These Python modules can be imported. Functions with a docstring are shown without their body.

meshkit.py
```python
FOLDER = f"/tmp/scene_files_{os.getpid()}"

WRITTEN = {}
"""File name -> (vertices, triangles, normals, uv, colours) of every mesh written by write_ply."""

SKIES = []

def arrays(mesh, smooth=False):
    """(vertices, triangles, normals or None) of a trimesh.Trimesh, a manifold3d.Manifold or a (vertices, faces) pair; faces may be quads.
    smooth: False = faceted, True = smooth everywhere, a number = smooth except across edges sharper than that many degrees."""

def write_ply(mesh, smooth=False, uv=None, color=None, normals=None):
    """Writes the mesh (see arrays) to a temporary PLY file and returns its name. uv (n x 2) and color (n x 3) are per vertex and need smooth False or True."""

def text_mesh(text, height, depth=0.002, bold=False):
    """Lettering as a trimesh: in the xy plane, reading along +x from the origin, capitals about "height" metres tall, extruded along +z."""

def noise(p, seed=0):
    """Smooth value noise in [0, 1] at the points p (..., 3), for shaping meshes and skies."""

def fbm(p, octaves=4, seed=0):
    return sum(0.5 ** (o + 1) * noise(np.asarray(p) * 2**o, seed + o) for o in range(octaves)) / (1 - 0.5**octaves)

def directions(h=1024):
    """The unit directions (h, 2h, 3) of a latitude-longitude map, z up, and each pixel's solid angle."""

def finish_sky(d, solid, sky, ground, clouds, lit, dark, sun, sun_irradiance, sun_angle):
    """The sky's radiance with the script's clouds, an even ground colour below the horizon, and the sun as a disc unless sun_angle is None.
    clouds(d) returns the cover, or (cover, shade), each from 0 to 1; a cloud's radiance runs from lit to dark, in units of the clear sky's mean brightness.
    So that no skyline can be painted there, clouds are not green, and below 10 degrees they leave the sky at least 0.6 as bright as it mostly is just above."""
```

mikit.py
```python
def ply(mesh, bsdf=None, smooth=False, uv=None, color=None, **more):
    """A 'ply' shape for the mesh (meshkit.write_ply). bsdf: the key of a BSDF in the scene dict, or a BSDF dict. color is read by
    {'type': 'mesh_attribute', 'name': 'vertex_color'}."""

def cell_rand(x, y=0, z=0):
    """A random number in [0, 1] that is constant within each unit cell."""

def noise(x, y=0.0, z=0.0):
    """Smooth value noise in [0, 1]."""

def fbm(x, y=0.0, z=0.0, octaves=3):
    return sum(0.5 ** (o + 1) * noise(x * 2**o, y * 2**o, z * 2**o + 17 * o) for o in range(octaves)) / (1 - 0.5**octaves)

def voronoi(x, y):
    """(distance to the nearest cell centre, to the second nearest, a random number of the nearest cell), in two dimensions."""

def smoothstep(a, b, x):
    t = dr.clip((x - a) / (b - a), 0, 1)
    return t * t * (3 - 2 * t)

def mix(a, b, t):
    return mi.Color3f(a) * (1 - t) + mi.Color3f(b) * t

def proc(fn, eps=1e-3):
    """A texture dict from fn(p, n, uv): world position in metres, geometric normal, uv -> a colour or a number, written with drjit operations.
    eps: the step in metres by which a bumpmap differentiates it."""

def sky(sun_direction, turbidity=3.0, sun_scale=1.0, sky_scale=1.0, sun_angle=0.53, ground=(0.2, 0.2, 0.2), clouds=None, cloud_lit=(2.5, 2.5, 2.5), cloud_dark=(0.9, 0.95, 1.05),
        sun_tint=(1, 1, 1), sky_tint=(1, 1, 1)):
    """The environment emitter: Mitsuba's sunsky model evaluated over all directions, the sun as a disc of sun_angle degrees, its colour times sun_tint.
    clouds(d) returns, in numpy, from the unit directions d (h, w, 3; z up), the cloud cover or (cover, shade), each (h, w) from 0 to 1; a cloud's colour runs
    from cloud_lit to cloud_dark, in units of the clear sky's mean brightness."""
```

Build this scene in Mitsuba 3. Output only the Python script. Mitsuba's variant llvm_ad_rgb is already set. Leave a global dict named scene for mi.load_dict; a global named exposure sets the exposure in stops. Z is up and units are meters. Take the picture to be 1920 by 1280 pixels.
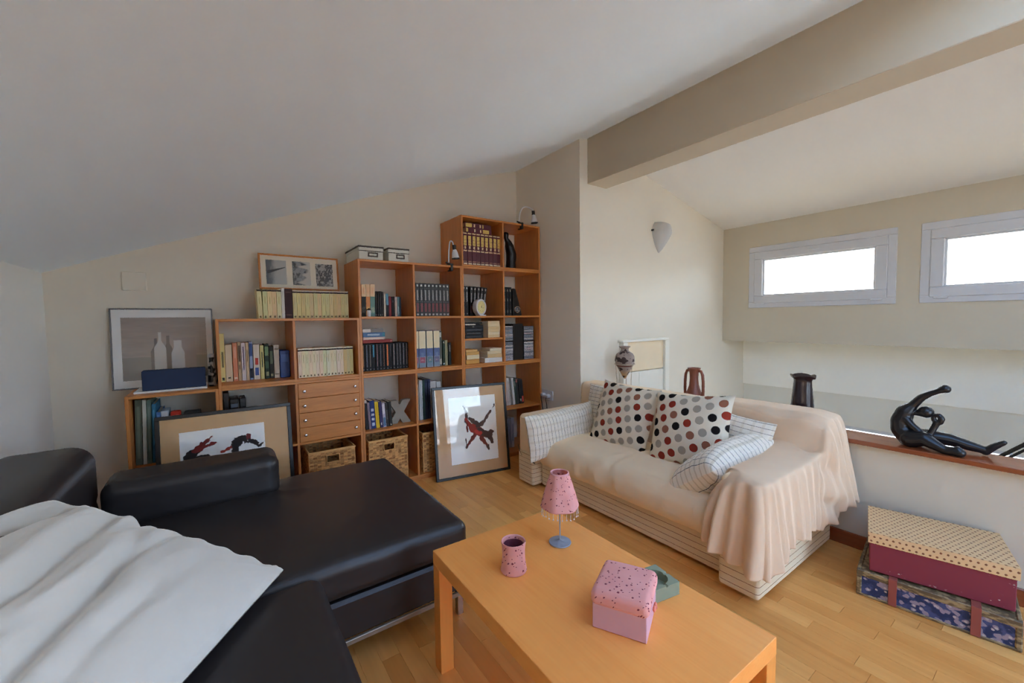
import math, random
import numpy as np
import trimesh
import manifold3d
import drjit as dr
import mitsuba as mi
import mikit, meshkit
from scipy.spatial import ConvexHull

random.seed(7)
T = mi.ScalarTransform4f
scene = {'type': 'scene'}
labels = {}
W, H = 1920, 1280

# ------------------------------------------------------------------ camera, sky, sun, exposure
CAM = np.array([0.4443, -3.1125, 1.2938])
YAW, PITCH, ROLL, FPX = 0.619178, 0.0530022, -0.0137993, 771.807
_f = np.array([math.sin(YAW) * math.cos(PITCH), math.cos(YAW) * math.cos(PITCH), -math.sin(PITCH)])
_r = np.array([math.cos(YAW), -math.sin(YAW), 0.0])
_u = np.cross(_r, _f)
UP = -math.sin(ROLL) * _r + math.cos(ROLL) * _u
scene['camera'] = {'type': 'perspective', 'fov': math.degrees(2 * math.atan(W / 2 / FPX)), 'fov_axis': 'x', 'near_clip': 0.05, 'far_clip': 300.0,
                   'to_world': T().look_at(origin=CAM.tolist(), target=(CAM + _f).tolist(), up=UP.tolist())}
exposure = 5.47
SUN = np.array([1.0, 0.25, 0.95])
scene['sky'] = mikit.sky(SUN, turbidity=5.0, sun_scale=0.14, sky_scale=1.0, ground=(0.32, 0.31, 0.30), sky_tint=(0.95, 1.02, 1.07))

# ------------------------------------------------------------------ helpers
def lin(*c):
    c = np.array(c[0] if len(c) == 1 else c, float) / 255.0
    return np.where(c <= 0.04045, c / 12.92, ((c + 0.055) / 1.055) ** 2.4)

def rgb(*c):
    return {'type': 'rgb', 'value': lin(*c).tolist()}

used = set()
def numbered(name):
    k, i = name, 0
    while k in used:
        i += 1
        k = '%s_%03d' % (name, i)
    used.add(k)
    return k

def tag(key, label=None, cat=None, group=None, kind=None):
    d = labels.setdefault(key, {})
    for a, b in (('label', label), ('category', cat), ('group', group), ('kind', kind)):
        if b: d[a] = b
    return key

def thing(name, label, cat, group=None):
    return tag(numbered(name), label, cat, group)

def part(parent, name, mesh, mat, smooth=False, uv=None, color=None, label=None, kind=None):
    k = numbered(parent + '__' + name)
    put(k, mesh, mat, smooth, uv, color)
    if label or kind: tag(k, label, kind=kind)
    return k

def put(key, mesh, mat, smooth=False, uv=None, color=None):
    if isinstance(mesh, Build): mesh, color = mesh.get()
    scene[key] = mikit.ply(mesh, mat, smooth, uv=uv, color=color)

def solo(name, mesh, mat, label, cat, group=None, **k):
    key = numbered(name)
    put(key, mesh, mat, **k)
    return tag(key, label, cat, group)

def struct(name, mesh, mat, parent=None, **k):
    key = numbered(name if parent is None else parent + '__' + name)
    put(key, mesh, mat, **k)
    if parent is None: tag(key, kind='structure')
    return key

_sg = np.array([(a, b, c) for a in (-1, 1) for b in (-1, 1) for c in (-1, 1)], float)
_cv = np.array([s * np.where(np.arange(3) == a, 1.0, 0.8) for a in range(3) for s in _sg])
_h = ConvexHull(_cv)
_cf = np.array([t if np.dot(np.cross(_cv[t[1]] - _cv[t[0]], _cv[t[2]] - _cv[t[0]]), _cv[t].mean(0)) > 0 else t[::-1] for t in _h.simplices])
_ca = np.repeat(np.arange(3), 8)
_cs = np.tile(_sg, (3, 1))

def cbox(x0, x1, y0, y1, z0, z1, c=0.0015):
    """a box with chamfered edges"""
    lo, hi = np.array([min(x0, x1), min(y0, y1), min(z0, z1)]), np.array([max(x0, x1), max(y0, y1), max(z0, z1)])
    hw = (hi - lo) / 2
    c = min(c, 0.45 * hw.min())
    v = _cs * (hw - c)
    v[np.arange(24), _ca] = _cs[np.arange(24), _ca] * hw[_ca]
    return v + (lo + hi) / 2, _cf.copy()

_bf = np.array([[0, 1, 3], [0, 3, 2], [4, 6, 7], [4, 7, 5], [0, 4, 5], [0, 5, 1], [2, 3, 7], [2, 7, 6], [0, 2, 6], [0, 6, 4], [1, 5, 7], [1, 7, 3]])
def pbox(x0, x1, y0, y1, z0, z1):
    return np.array([[x, y, z] for x in (x0, x1) for y in (y0, y1) for z in (z0, z1)], float), _bf.copy()

def hexa(bot, top):
    """solid from 4 bottom points and 4 top points (ccw from above)"""
    v = np.vstack([bot, top]).astype(float)
    f = [[0, 2, 1], [0, 3, 2], [4, 5, 6], [4, 6, 7]]
    for i in range(4):
        j = (i + 1) % 4
        f += [[i, j, j + 4], [i, j + 4, i + 4]]
    return v, np.array(f)

def rotz(a):
    c, s = math.cos(a), math.sin(a)
    return np.array([[c, -s, 0], [s, c, 0], [0, 0, 1.0]])
def rotx(a):
    c, s = math.cos(a), math.sin(a)
    return np.array([[1.0, 0, 0], [0, c, -s], [0, s, c]])
def roty(a):
    c, s = math.cos(a), math.sin(a)
    return np.array([[c, 0, s], [0, 1.0, 0], [-s, 0, c]])

def xf(m, R=None, t=(0, 0, 0)):
    v = np.asarray(m[0], float)
    if R is not None: v = v @ np.asarray(R).T
    return v + np.asarray(t, float), m[1]

class Build:
    """several solids as one mesh, each with its own vertex colour"""
    def __init__(s): s.v, s.f, s.c, s.n = [], [], [], 0
    def add(s, m, col=(200, 200, 200)):
        v, f = m
        s.v.append(v); s.f.append(np.asarray(f) + s.n); s.n += len(v)
        s.c.append(np.tile(lin(*col) if len(col) == 3 else col, (len(v), 1)))
        return s
    def get(s): return (np.vstack(s.v), np.vstack(s.f)), np.vstack(s.c)
    def xf(s, R, t):
        s.v = [v @ np.asarray(R).T + np.asarray(t) for v in s.v]
        return s
    def mesh(s): return np.vstack(s.v), np.vstack(s.f)

def join(*ms):
    b = Build()
    for m in ms: b.add(m)
    return b.mesh()

def tube(pts, r, n=10, cap=True):
    p = np.asarray(pts, float)
    r = np.broadcast_to(np.asarray(r, float), (len(p),))
    t = np.gradient(p, axis=0); t /= np.linalg.norm(t, axis=1, keepdims=True) + 1e-12
    a = np.cross(t[0], [0.31, 0.22, 0.93]); a /= np.linalg.norm(a)
    A = []
    for k in range(len(p)):
        a = a - t[k] * (a @ t[k]); a /= np.linalg.norm(a); A.append(a)
    A = np.array(A); B = np.cross(t, A)
    g = np.arange(n) * 2 * np.pi / n
    v = (p[:, None] + r[:, None, None] * (np.cos(g)[None, :, None] * A[:, None] + np.sin(g)[None, :, None] * B[:, None])).reshape(-1, 3)
    f = []
    for k in range(len(p) - 1):
        for j in range(n):
            j2 = (j + 1) % n
            f += [[k * n + j, k * n + j2, (k + 1) * n + j2], [k * n + j, (k + 1) * n + j2, (k + 1) * n + j]]
    if cap:
        v = np.vstack([v, p[:1], p[-1:]]); a0, a1 = len(v) - 2, len(v) - 1
        for j in range(n):
            j2 = (j + 1) % n
            f += [[a0, j2, j], [a1, (len(p) - 1) * n + j, (len(p) - 1) * n + j2]]
    return v, np.array(f)

def lathe(prof, n=32, c=(0, 0, 0), sx=1.0, sy=1.0):
    """revolve (r, z) points (from bottom to top, outer side) about z"""
    prof = np.asarray(prof, float)
    g = np.arange(n) * 2 * np.pi / n
    v = np.stack([prof[:, :1] * np.cos(g) * sx, prof[:, :1] * np.sin(g) * sy, np.repeat(prof[:, 1:], n, 1)], -1).reshape(-1, 3)
    f = []
    for k in range(len(prof) - 1):
        for j in range(n):
            j2 = (j + 1) % n
            f += [[k * n + j, k * n + j2, (k + 1) * n + j2], [k * n + j, (k + 1) * n + j2, (k + 1) * n + j]]
    return v + np.asarray(c, float), np.array(f)

def ball(c, r, sub=2, scale=(1, 1, 1)):
    m = trimesh.creation.icosphere(sub, 1.0)
    return np.array(m.vertices) * r * np.asarray(scale) + np.asarray(c), np.array(m.faces)

def gridmesh(P):
    """P (n, m, 3) -> mesh"""
    n, m = P.shape[:2]
    i, j = np.meshgrid(np.arange(n - 1), np.arange(m - 1), indexing='ij')
    q = np.stack([i * m + j, (i + 1) * m + j, (i + 1) * m + j + 1, i * m + j + 1], -1).reshape(-1, 4)
    return P.reshape(-1, 3), np.vstack([q[:, [0, 1, 2]], q[:, [0, 2, 3]]])

def sheet(P, thick):
    """a cloth of thickness thick from a grid of points"""
    du, dv = np.gradient(P, axis=0), np.gradient(P, axis=1)
    N = np.cross(du, dv); N /= np.linalg.norm(N, axis=-1, keepdims=True) + 1e-12
    n, m = P.shape[:2]
    A, fa = gridmesh(P + N * thick / 2)
    B, fb = gridmesh(P - N * thick / 2)
    k = n * m
    ring = [i * m for i in range(n)] + [(n - 1) * m + j for j in range(1, m)] + [i * m + m - 1 for i in range(n - 2, -1, -1)] + [j for j in range(m - 2, 0, -1)]
    fs = []
    for a, b in zip(ring, ring[1:] + ring[:1]):
        fs += [[a, b, b + k], [a, b + k, a + k]]
    return np.vstack([A, B]), np.vstack([fa, fb[:, ::-1] + k, np.array(fs)[:, ::-1]])

def softbox(sx, sy, sz, r, step=0.03, disp=None):
    """a rounded, welded box about the origin; disp(p, n) pushes it along its normals"""
    hw = np.array([sx, sy, sz]) / 2.0
    r = min(r, hw.min() * 0.98)
    def axis(h):
        k = max(2, int(math.ceil(2 * (h - r) / step)) + 1)
        mid = np.linspace(-(h - r), h - r, k)
        e = r * (1 - np.cos(np.linspace(0, np.pi / 2, 6))[:-1])
        edge = (h - r) + r * np.tan(np.linspace(0, np.pi / 4, 5))[1:]
        return np.concatenate([-edge[::-1], mid, edge])
    X = [axis(h) for h in hw]
    V, F, o = [], [], 0
    for a in range(3):
        b, c = (a + 1) % 3, (a + 2) % 3
        for s in (-1, 1):
            B, C = np.meshgrid(X[b], X[c], indexing='ij')
            P = np.zeros(B.shape + (3,)); P[..., a] = s * hw[a]; P[..., b] = B; P[..., c] = C
            v, f = gridmesh(P)
            V.append(v); F.append((f if s > 0 else f[:, ::-1]) + o); o += len(v)
    v, f = np.vstack(V), np.vstack(F)
    inner = np.clip(v, -(hw - r), hw - r)
    d = v - inner
    n = d / (np.linalg.norm(d, axis=1, keepdims=True) + 1e-12)
    v = inner + n * r
    m = trimesh.Trimesh(np.round(v, 6), f, process=True)
    v = np.array(m.vertices); f = np.array(m.faces)
    f = f[(f[:, 0] != f[:, 1]) & (f[:, 1] != f[:, 2]) & (f[:, 0] != f[:, 2])]
    if disp is not None:
        inner = np.clip(v, -(hw - r), hw - r); d = v - inner
        n = d / (np.linalg.norm(d, axis=1, keepdims=True) + 1e-12)
        v = v + n * disp(v / hw, v, n)[:, None]
    return v, f

def pillow(w, h, d, n=34, pinch=0.10, seed=0, wr=0.006, ears=0.0, full=2.4):
    """(mesh, uv in metres): a stuffed cushion in the xz plane, thickness along y, front facing -y"""
    t = np.linspace(-1, 1, n)
    U, V = np.meshgrid(t, t, indexing='ij')
    fall = np.clip((1 - np.abs(U) ** full) * (1 - np.abs(V) ** full), 0, 1) ** 0.52
    ex = 1 - pinch * (1 - V ** 2) * np.abs(U) ** 3 + ears * (np.abs(U * V)) ** 6
    ez = 1 - pinch * (1 - U ** 2) * np.abs(V) ** 3 + ears * (np.abs(U * V)) ** 6
    X, Z = U * w / 2 * ex, V * h / 2 * ez
    ms, uvs = [], []
    for s in (-1, 1):
        nz = meshkit.fbm(np.stack([X * 9, Z * 9, np.full_like(X, seed * 3.7 + s)], -1), 3, seed) - 0.5
        rd = meshkit.fbm(np.stack([np.arctan2(V, U) * 4, np.hypot(U, V) * 1.0, np.full_like(X, seed + 9.1 * s)], -1), 2, seed + 5) - 0.5
        edge = np.clip(np.maximum(np.abs(U), np.abs(V)), 0, 1) ** 3 * fall ** 0.4
        Y = s * (d / 2) * fall + (nz * wr * 3 + rd * wr * 5 * edge) * fall ** 0.5
        P = np.stack([X, Y, Z], -1)
        v, f = gridmesh(P)
        ms.append((v, f if s > 0 else f[:, ::-1]))
        uvs.append(np.stack([U * w / 2, V * h / 2], -1).reshape(-1, 2))
    v = np.vstack([m[0] for m in ms]); f = np.vstack([ms[0][1], ms[1][1] + n * n])
    # outward orientation
    m = trimesh.Trimesh(v, f, process=False)
    if m.volume < 0: f = f[:, ::-1]
    return (v, f), np.vstack(uvs)

def frame_from(TL, TR, BL, flip=False):
    """rotation (columns x right, y into, z up), centre, width, height of the plane through three corners"""
    TL, TR, BL = map(np.asarray, (TL, TR, BL))
    x = TR - TL; w = np.linalg.norm(x); x = x / w
    z = TL - BL; z = z - x * (z @ x); h = np.linalg.norm(z); z = z / h
    y = np.cross(z, x)
    return np.stack([x, y, z], 1), (TR + BL) / 2, w, h

def panel(w, h, d):
    """(mesh, uv): thin board, front at y = 0 facing -y, uv 0..1 on its front"""
    q, uv, f = [], [], []
    def face(pts, u):
        k = len(q); q.extend(pts); uv.extend(u); f.extend([[k, k + 1, k + 2], [k, k + 2, k + 3]])
    a, b = w / 2, h / 2
    face([(-a, 0, -b), (a, 0, -b), (a, 0, b), (-a, 0, b)], [(0, 0), (1, 0), (1, 1), (0, 1)])
    z4 = [(-1, -1)] * 4
    face([(a, d, -b), (-a, d, -b), (-a, d, b), (a, d, b)], z4)
    face([(-a, 0, b), (a, 0, b), (a, d, b), (-a, d, b)], z4)
    face([(-a, d, -b), (a, d, -b), (a, 0, -b), (-a, 0, -b)], z4)
    face([(-a, d, -b), (-a, 0, -b), (-a, 0, b), (-a, d, b)], z4)
    face([(a, 0, -b), (a, d, -b), (a, d, b), (a, 0, b)], z4)
    return (np.array(q, float), np.array(f)), np.array(uv, float)

def ordinal(i):
    return ['first', 'second', 'third', 'fourth', 'fifth', 'sixth', 'seventh', 'eighth', 'ninth', 'tenth', 'eleventh', 'twelfth', 'thirteenth', 'fourteenth', 'fifteenth', 'sixteenth', 'seventeenth', 'eighteenth', 'nineteenth', 'twentieth'][i]

# ------------------------------------------------------------------ materials
fbm, noise, voro, cellr, sstep, mix = mikit.fbm, mikit.noise, mikit.voronoi, mikit.cell_rand, mikit.smoothstep, mikit.mix
def L(*c): return [float(x) for x in lin(*c)]

def mat(key, base, rough=0.6, spec=0.5, two=True, bump=None, bscale=0.001, **k):
    b = {'type': 'principled', 'base_color': base, 'roughness': rough, 'specular': spec, **k}
    if bump is not None:
        b = {'type': 'bumpmap', 'relief': mikit.proc(bump), 'scale': bscale, 'bsdf': b}
    scene[key] = {'type': 'twosided', 'bsdf': b} if two else b

mat('mat_wall', rgb(222, 214, 198), 0.85, 0.25)
mat('mat_ceiling', rgb(216, 226, 231), 0.9, 0.2)
mat('mat_ceiling_side', rgb(228, 225, 219), 0.9, 0.2)
mat('mat_sconce', rgb(190, 188, 184), 0.7, 0.3)
mat('mat_plaster', rgb(228, 224, 212), 0.85, 0.25)
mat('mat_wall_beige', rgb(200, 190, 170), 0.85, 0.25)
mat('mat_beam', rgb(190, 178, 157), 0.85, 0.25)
mat('mat_wall_cool_lit', rgb(216, 216, 212), 0.85, 0.25)  # common wall paint with the cool window light put into its colour
mat('mat_bay_lit', rgb(247, 244, 234), 0.85, 0.25)  # whiter than the plaster, standing in for light falling on the bay
VC = {'type': 'mesh_attribute', 'name': 'vertex_color'}
mat('mat_paint', VC, 0.65, 0.4)
mat('mat_satin', VC, 0.38, 0.5)
mat('mat_gloss', VC, 0.16, 0.5)
mat('mat_white_plastic', rgb(206, 206, 210), 0.35, 0.5)
scene['mat_chrome'] = {'type': 'twosided', 'bsdf': {'type': 'roughconductor', 'material': 'Cr', 'alpha': 0.12}}
scene['mat_pane'] = {'type': 'thindielectric'}
mat('mat_window', rgb(200, 200, 203), 0.35, 0.5)
mat('mat_black', rgb(27, 24, 23), 0.35, 0.5)
mat('mat_outdoor', rgb(196, 192, 184), 0.9, 0.2)
mat('mat_lower_floor', rgb(116, 106, 92), 0.4, 0.4)

def wood_fn(dark, light, sx, sy, sz, seed):
    def fn(p, n, uv):
        g = fbm(p.x * sx + seed, p.y * sy, p.z * sz, 4)
        s = noise(p.x * sx * 6, p.y * sy * 6 + seed, p.z * sz * 6)
        return mix(dark, light, dr.clip(0.75 * g + 0.35 * s, 0, 1))
    return fn
mat('mat_cherry', mikit.proc(wood_fn(L(176, 106, 50), L(210, 138, 70), 5.0, 3.0, 46.0, 3.0)), 0.38, 0.5)
mat('mat_cherry_upright', mikit.proc(wood_fn(L(174, 104, 50), L(208, 136, 70), 46.0, 46.0, 3.0, 8.0)), 0.38, 0.5)
mat('mat_beech', mikit.proc(wood_fn(L(232, 148, 72), L(240, 166, 90), 34.0, 2.2, 34.0, 1.0)), 0.30, 0.5)
mat('mat_cap', mikit.proc(wood_fn(L(116, 58, 32), L(144, 76, 42), 50.0, 2.5, 50.0, 5.0)), 0.16, 0.5, clearcoat=0.8, clearcoat_gloss=0.95)
def plank_fn(p, n, uv):
    g = fbm(p.x * 60 + uv.x * 91, p.y * 3.0 + uv.x * 37, 0.0, 4)
    t = dr.clip(0.08 + 0.84 * uv.x + 0.5 * (g - 0.5), 0, 1)
    return mix(L(206, 138, 68), L(234, 176, 102), t)
mat('mat_plank', mikit.proc(plank_fn), 0.42, 0.3)
def leather_bump(p, n, uv):
    d1, d2, _ = voro((p.x + p.z * 0.6) * 260, (p.y + p.z * 0.8) * 260)
    return fbm(p.x * 14, p.y * 14, p.z * 14, 3) * 2.0 + (d2 - d1) * 0.16
mat('mat_leather', rgb(40, 37, 38), 0.36, 0.5, bump=leather_bump, bscale=0.0016)
def cloth_bump(p, n, uv):
    return fbm(p.x * 22, p.y * 22, p.z * 22, 3) + 0.05 * noise(p.x * 700, p.y * 700, p.z * 700)
def cloth_fn(p, n, uv):
    g = fbm(p.x * 8, p.y * 8, p.z * 8, 3)
    return mix(L(226, 202, 168), L(236, 214, 182), g)
mat('mat_beige', mikit.proc(cloth_fn), 0.95, 0.15, sheen=0.3, bump=cloth_bump, bscale=0.004)
def throw_fn(p, n, uv):
    return mix(L(210, 180, 150), L(220, 194, 164), fbm(p.x * 8, p.y * 8, p.z * 8, 3))
mat('mat_throw', mikit.proc(throw_fn), 0.95, 0.15, sheen=0.3, bump=cloth_bump, bscale=0.004)
mat('mat_white_cloth', rgb(208, 205, 198), 0.95, 0.15, sheen=0.3, bump=cloth_bump, bscale=0.004)
def stripe_z(p, n, uv):
    w = p.z + 0.004 * (fbm(p.x * 6, p.y * 6, 0.0, 2) - 0.5)
    a = dr.abs(w / 0.0335 - dr.floor(w / 0.0335) - 0.5) * 0.0335
    return mix(L(216, 198, 166), L(156, 124, 94), 1 - sstep(0.0010, 0.0026, a))
mat('mat_stripe_base', mikit.proc(stripe_z), 0.95, 0.15)
def stripe_uv(p, n, uv):
    a = dr.abs(uv.x / 0.030 - dr.floor(uv.x / 0.030) - 0.5) * 0.030
    b = dr.abs(uv.y / 0.052 - dr.floor(uv.y / 0.052) - 0.5) * 0.052
    c = mix(L(218, 208, 188), L(228, 220, 204), sstep(0.006, 0.009, b))
    return mix(c, L(132, 124, 118), 1 - sstep(0.0009, 0.0022, a))
mat('mat_stripe', mikit.proc(stripe_uv), 0.95, 0.15)
def plaid_uv(p, n, uv):
    a = dr.abs(uv.x / 0.036 - dr.floor(uv.x / 0.036) - 0.5) * 0.036
    b = dr.abs(uv.y / 0.034 - dr.floor(uv.y / 0.034) - 0.5) * 0.034
    c = mix(L(206, 196, 176), L(228, 220, 204), sstep(0.003, 0.006, b))
    return mix(c, L(96, 92, 94), 1 - sstep(0.0011, 0.0022, a))
mat('mat_plaid', mikit.proc(plaid_uv), 0.95, 0.15)
def polka_uv(p, n, uv):
    s = 0.0735
    x = (uv.x * 0.94 + uv.y * 0.34) / s
    y = (uv.y * 0.94 - uv.x * 0.34) / s
    cx, cy = dr.floor(x), dr.floor(y)
    d = dr.hypot(x - cx - 0.5, y - cy - 0.5) * s
    r = cellr(cx, cy, 5)
    c = mix(L(20, 16, 16), L(136, 50, 36), mi.Float(dr.select(r < 0.24, 1.0, 0.0)))
    c = dr.select(r > 0.50, mi.Color3f(L(140, 90, 68)), c)
    c = dr.select(r > 0.70, mi.Color3f(L(156, 146, 130)), c)
    return mix(L(216, 204, 182), c, 1 - sstep(0.0238, 0.0252, d))
mat('mat_polka', mikit.proc(polka_uv), 0.9, 0.2)
def floral(p, n, uv):
    a, b = p.x * 50 + p.z * 25, p.y * 50 + p.z * 46
    d1, d2, r = voro(a, b)
    leaf = (1 - sstep(0.16, 0.24, d1 * (1 + 0.9 * noise(a * 3, b * 3)))) * dr.select(r < 0.36, 1.0, 0.0)
    e1, e2, q = voro(a * 1.7 + 7, b * 1.7 + 3)
    leaf = dr.maximum(leaf, (1 - sstep(0.10, 0.18, e1)) * dr.select(q < 0.25, 1.0, 0.0))
    base = mix(L(208, 142, 138), L(218, 158, 152), fbm(p.x * 30, p.y * 30, p.z * 30, 2))
    return mix(base, L(112, 44, 62), leaf)
mat('mat_floral', mikit.proc(floral), 0.85, 0.2)
mat('mat_pink', rgb(212, 156, 160), 0.6, 0.3)
def bluefloral(p, n, uv):
    d1, d2, r = voro(p.y * 46, p.z * 52 + p.x * 40)
    f = fbm(p.y * 40, p.z * 40, p.x * 40, 4)
    c = mix(L(34, 46, 84), L(62, 72, 112), sstep(0.4, 0.6, f))
    c = mix(c, L(140, 128, 142), sstep(0.48, 0.56, f * 0.6 + 0.4 * (1 - d1)) * dr.select(r < 0.62, 1.0, 0.0))
    return mix(c, L(176, 166, 168), (1 - sstep(0.18, 0.26, d1)) * dr.select(r < 0.3, 1.0, 0.0))
mat('mat_bluefloral', mikit.proc(bluefloral), 0.5, 0.4)
def minidots(p, n, uv):
    s = 0.021
    x, y = uv.x / s, uv.y / s
    row = dr.floor(y)
    x = x + 0.5 * (row - 2 * dr.floor(row / 2))
    d = dr.hypot(x - dr.floor(x) - 0.5, y - row - 0.5) * s
    return mix(L(212, 176, 130), L(120, 76, 48), 1 - sstep(0.0036, 0.0048, d))
mat('mat_minidots', mikit.proc(minidots), 0.6, 0.35)
def maroon_fn(p, n, uv):
    w = sstep(0.70, 0.76, fbm(p.x * 90, p.y * 90, p.z * 90, 3)) * sstep(0.62, 0.75, noise(p.x * 14, p.y * 14, p.z * 14))
    return mix(L(122, 44, 58), L(190, 170, 160), w)
mat('mat_maroon', mikit.proc(maroon_fn), 0.5, 0.4)
def brass_fn(p, n, uv):
    return mix(L(92, 76, 54), L(150, 128, 92), sstep(0.40, 0.66, fbm(p.x * 45, p.y * 45, p.z * 80, 3)))
mat('mat_oldtrim', mikit.proc(brass_fn), 0.5, 0.5)
def wicker_fn(p, n, uv):
    r = uv.x
    return mix(L(150, 96, 50), L(226, 176, 112), dr.clip(r + 0.35 * (noise(p.x * 160, p.y * 160, p.z * 160) - 0.5), 0, 1))
mat('mat_wicker', mikit.proc(wicker_fn), 0.6, 0.35)
def amphora_fn(p, n, uv):
    f = fbm(p.x * 26, p.y * 26, p.z * 26, 4)
    low = 1 - sstep(0.80, 0.86, p.z + 0.03 * f)
    c = mix(L(150, 132, 122), L(176, 140, 96), low)
    c = mix(c, L(64, 46, 42), sstep(0.56, 0.60, f))
    ring = 1 - sstep(0.004, 0.006, dr.abs(p.z - 0.872))
    return mix(c, L(96, 52, 40), ring)
mat('mat_amphora', mikit.proc(amphora_fn), 0.7, 0.3)
mat('mat_terracotta', rgb(128, 72, 52), 0.4, 0.45)
mat('mat_blackglaze', rgb(40, 28, 30), 0.14, 0.5)
mat('mat_blacksculpt', rgb(20, 19, 22), 0.30, 0.5)
mat('mat_concrete', rgb(150, 142, 130), 0.9, 0.2)

# ------------------------------------------------------------------ the room
YB, YR = 0.405, -5.0            # back wall, rear wall
XL, XP, XF, XBAY = -0.37, 3.03, 5.44, 5.97
ZLOW = -2.65
# loft floor: slab, planks
struct('floor', pbox(XL - .15, 3.43, YR - .15, .55, -.26, -.012), 'mat_lower_floor')
rng = random.Random(11)
PW = 0.0705
near, rest = [], []
nstrip = int(math.ceil((3.285 - XL) / PW))
for i in range(nstrip):
    x0 = XL + i * PW; x1 = min(x0 + PW - .0006, 3.285)
    y = YB - rng.uniform(0, .5)
    ends = [YB]
    while y > YR:
        ends.append(y); y -= rng.uniform(.42, .66)
    ends.append(YR)
    for a, b in zip(ends[:-1], ends[1:]):
        if a - b < .02: continue
        h = -0.0003 * rng.random()
        m = pbox(x0, x1, b + .0005, a - .0005, -.012, h)
        r = rng.random()
        (near if (x0 > .55 and a > -2.95 and b < -.02 and len(near) < 296) else rest).append((m, r))
for m, r in near:
    struct('plank', m, 'mat_plank', 'floor', uv=np.tile([r, .5], (8, 1)))
V, F, U, o = [], [], [], 0
for m, r in rest:
    V.append(m[0]); F.append(m[1] + o); o += 8; U.append(np.tile([r, .5], (8, 1)))
k = struct('planks', (np.vstack(V), np.vstack(F)), 'mat_plank', 'floor', uv=np.vstack(U))
tag(k, kind='stuff')

struct('wall_left', pbox(XL - .15, XL, YR - .15, .55, -.26, 1.75), 'mat_wall_cool_lit')
struct('wall_back', pbox(XL - .15, XP, YB, .555, ZLOW, 3.2), 'mat_wall')
struct('wall_corner', pbox(XP, XBAY + .2, -.52, .555, ZLOW, 3.2), 'mat_wall')
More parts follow.
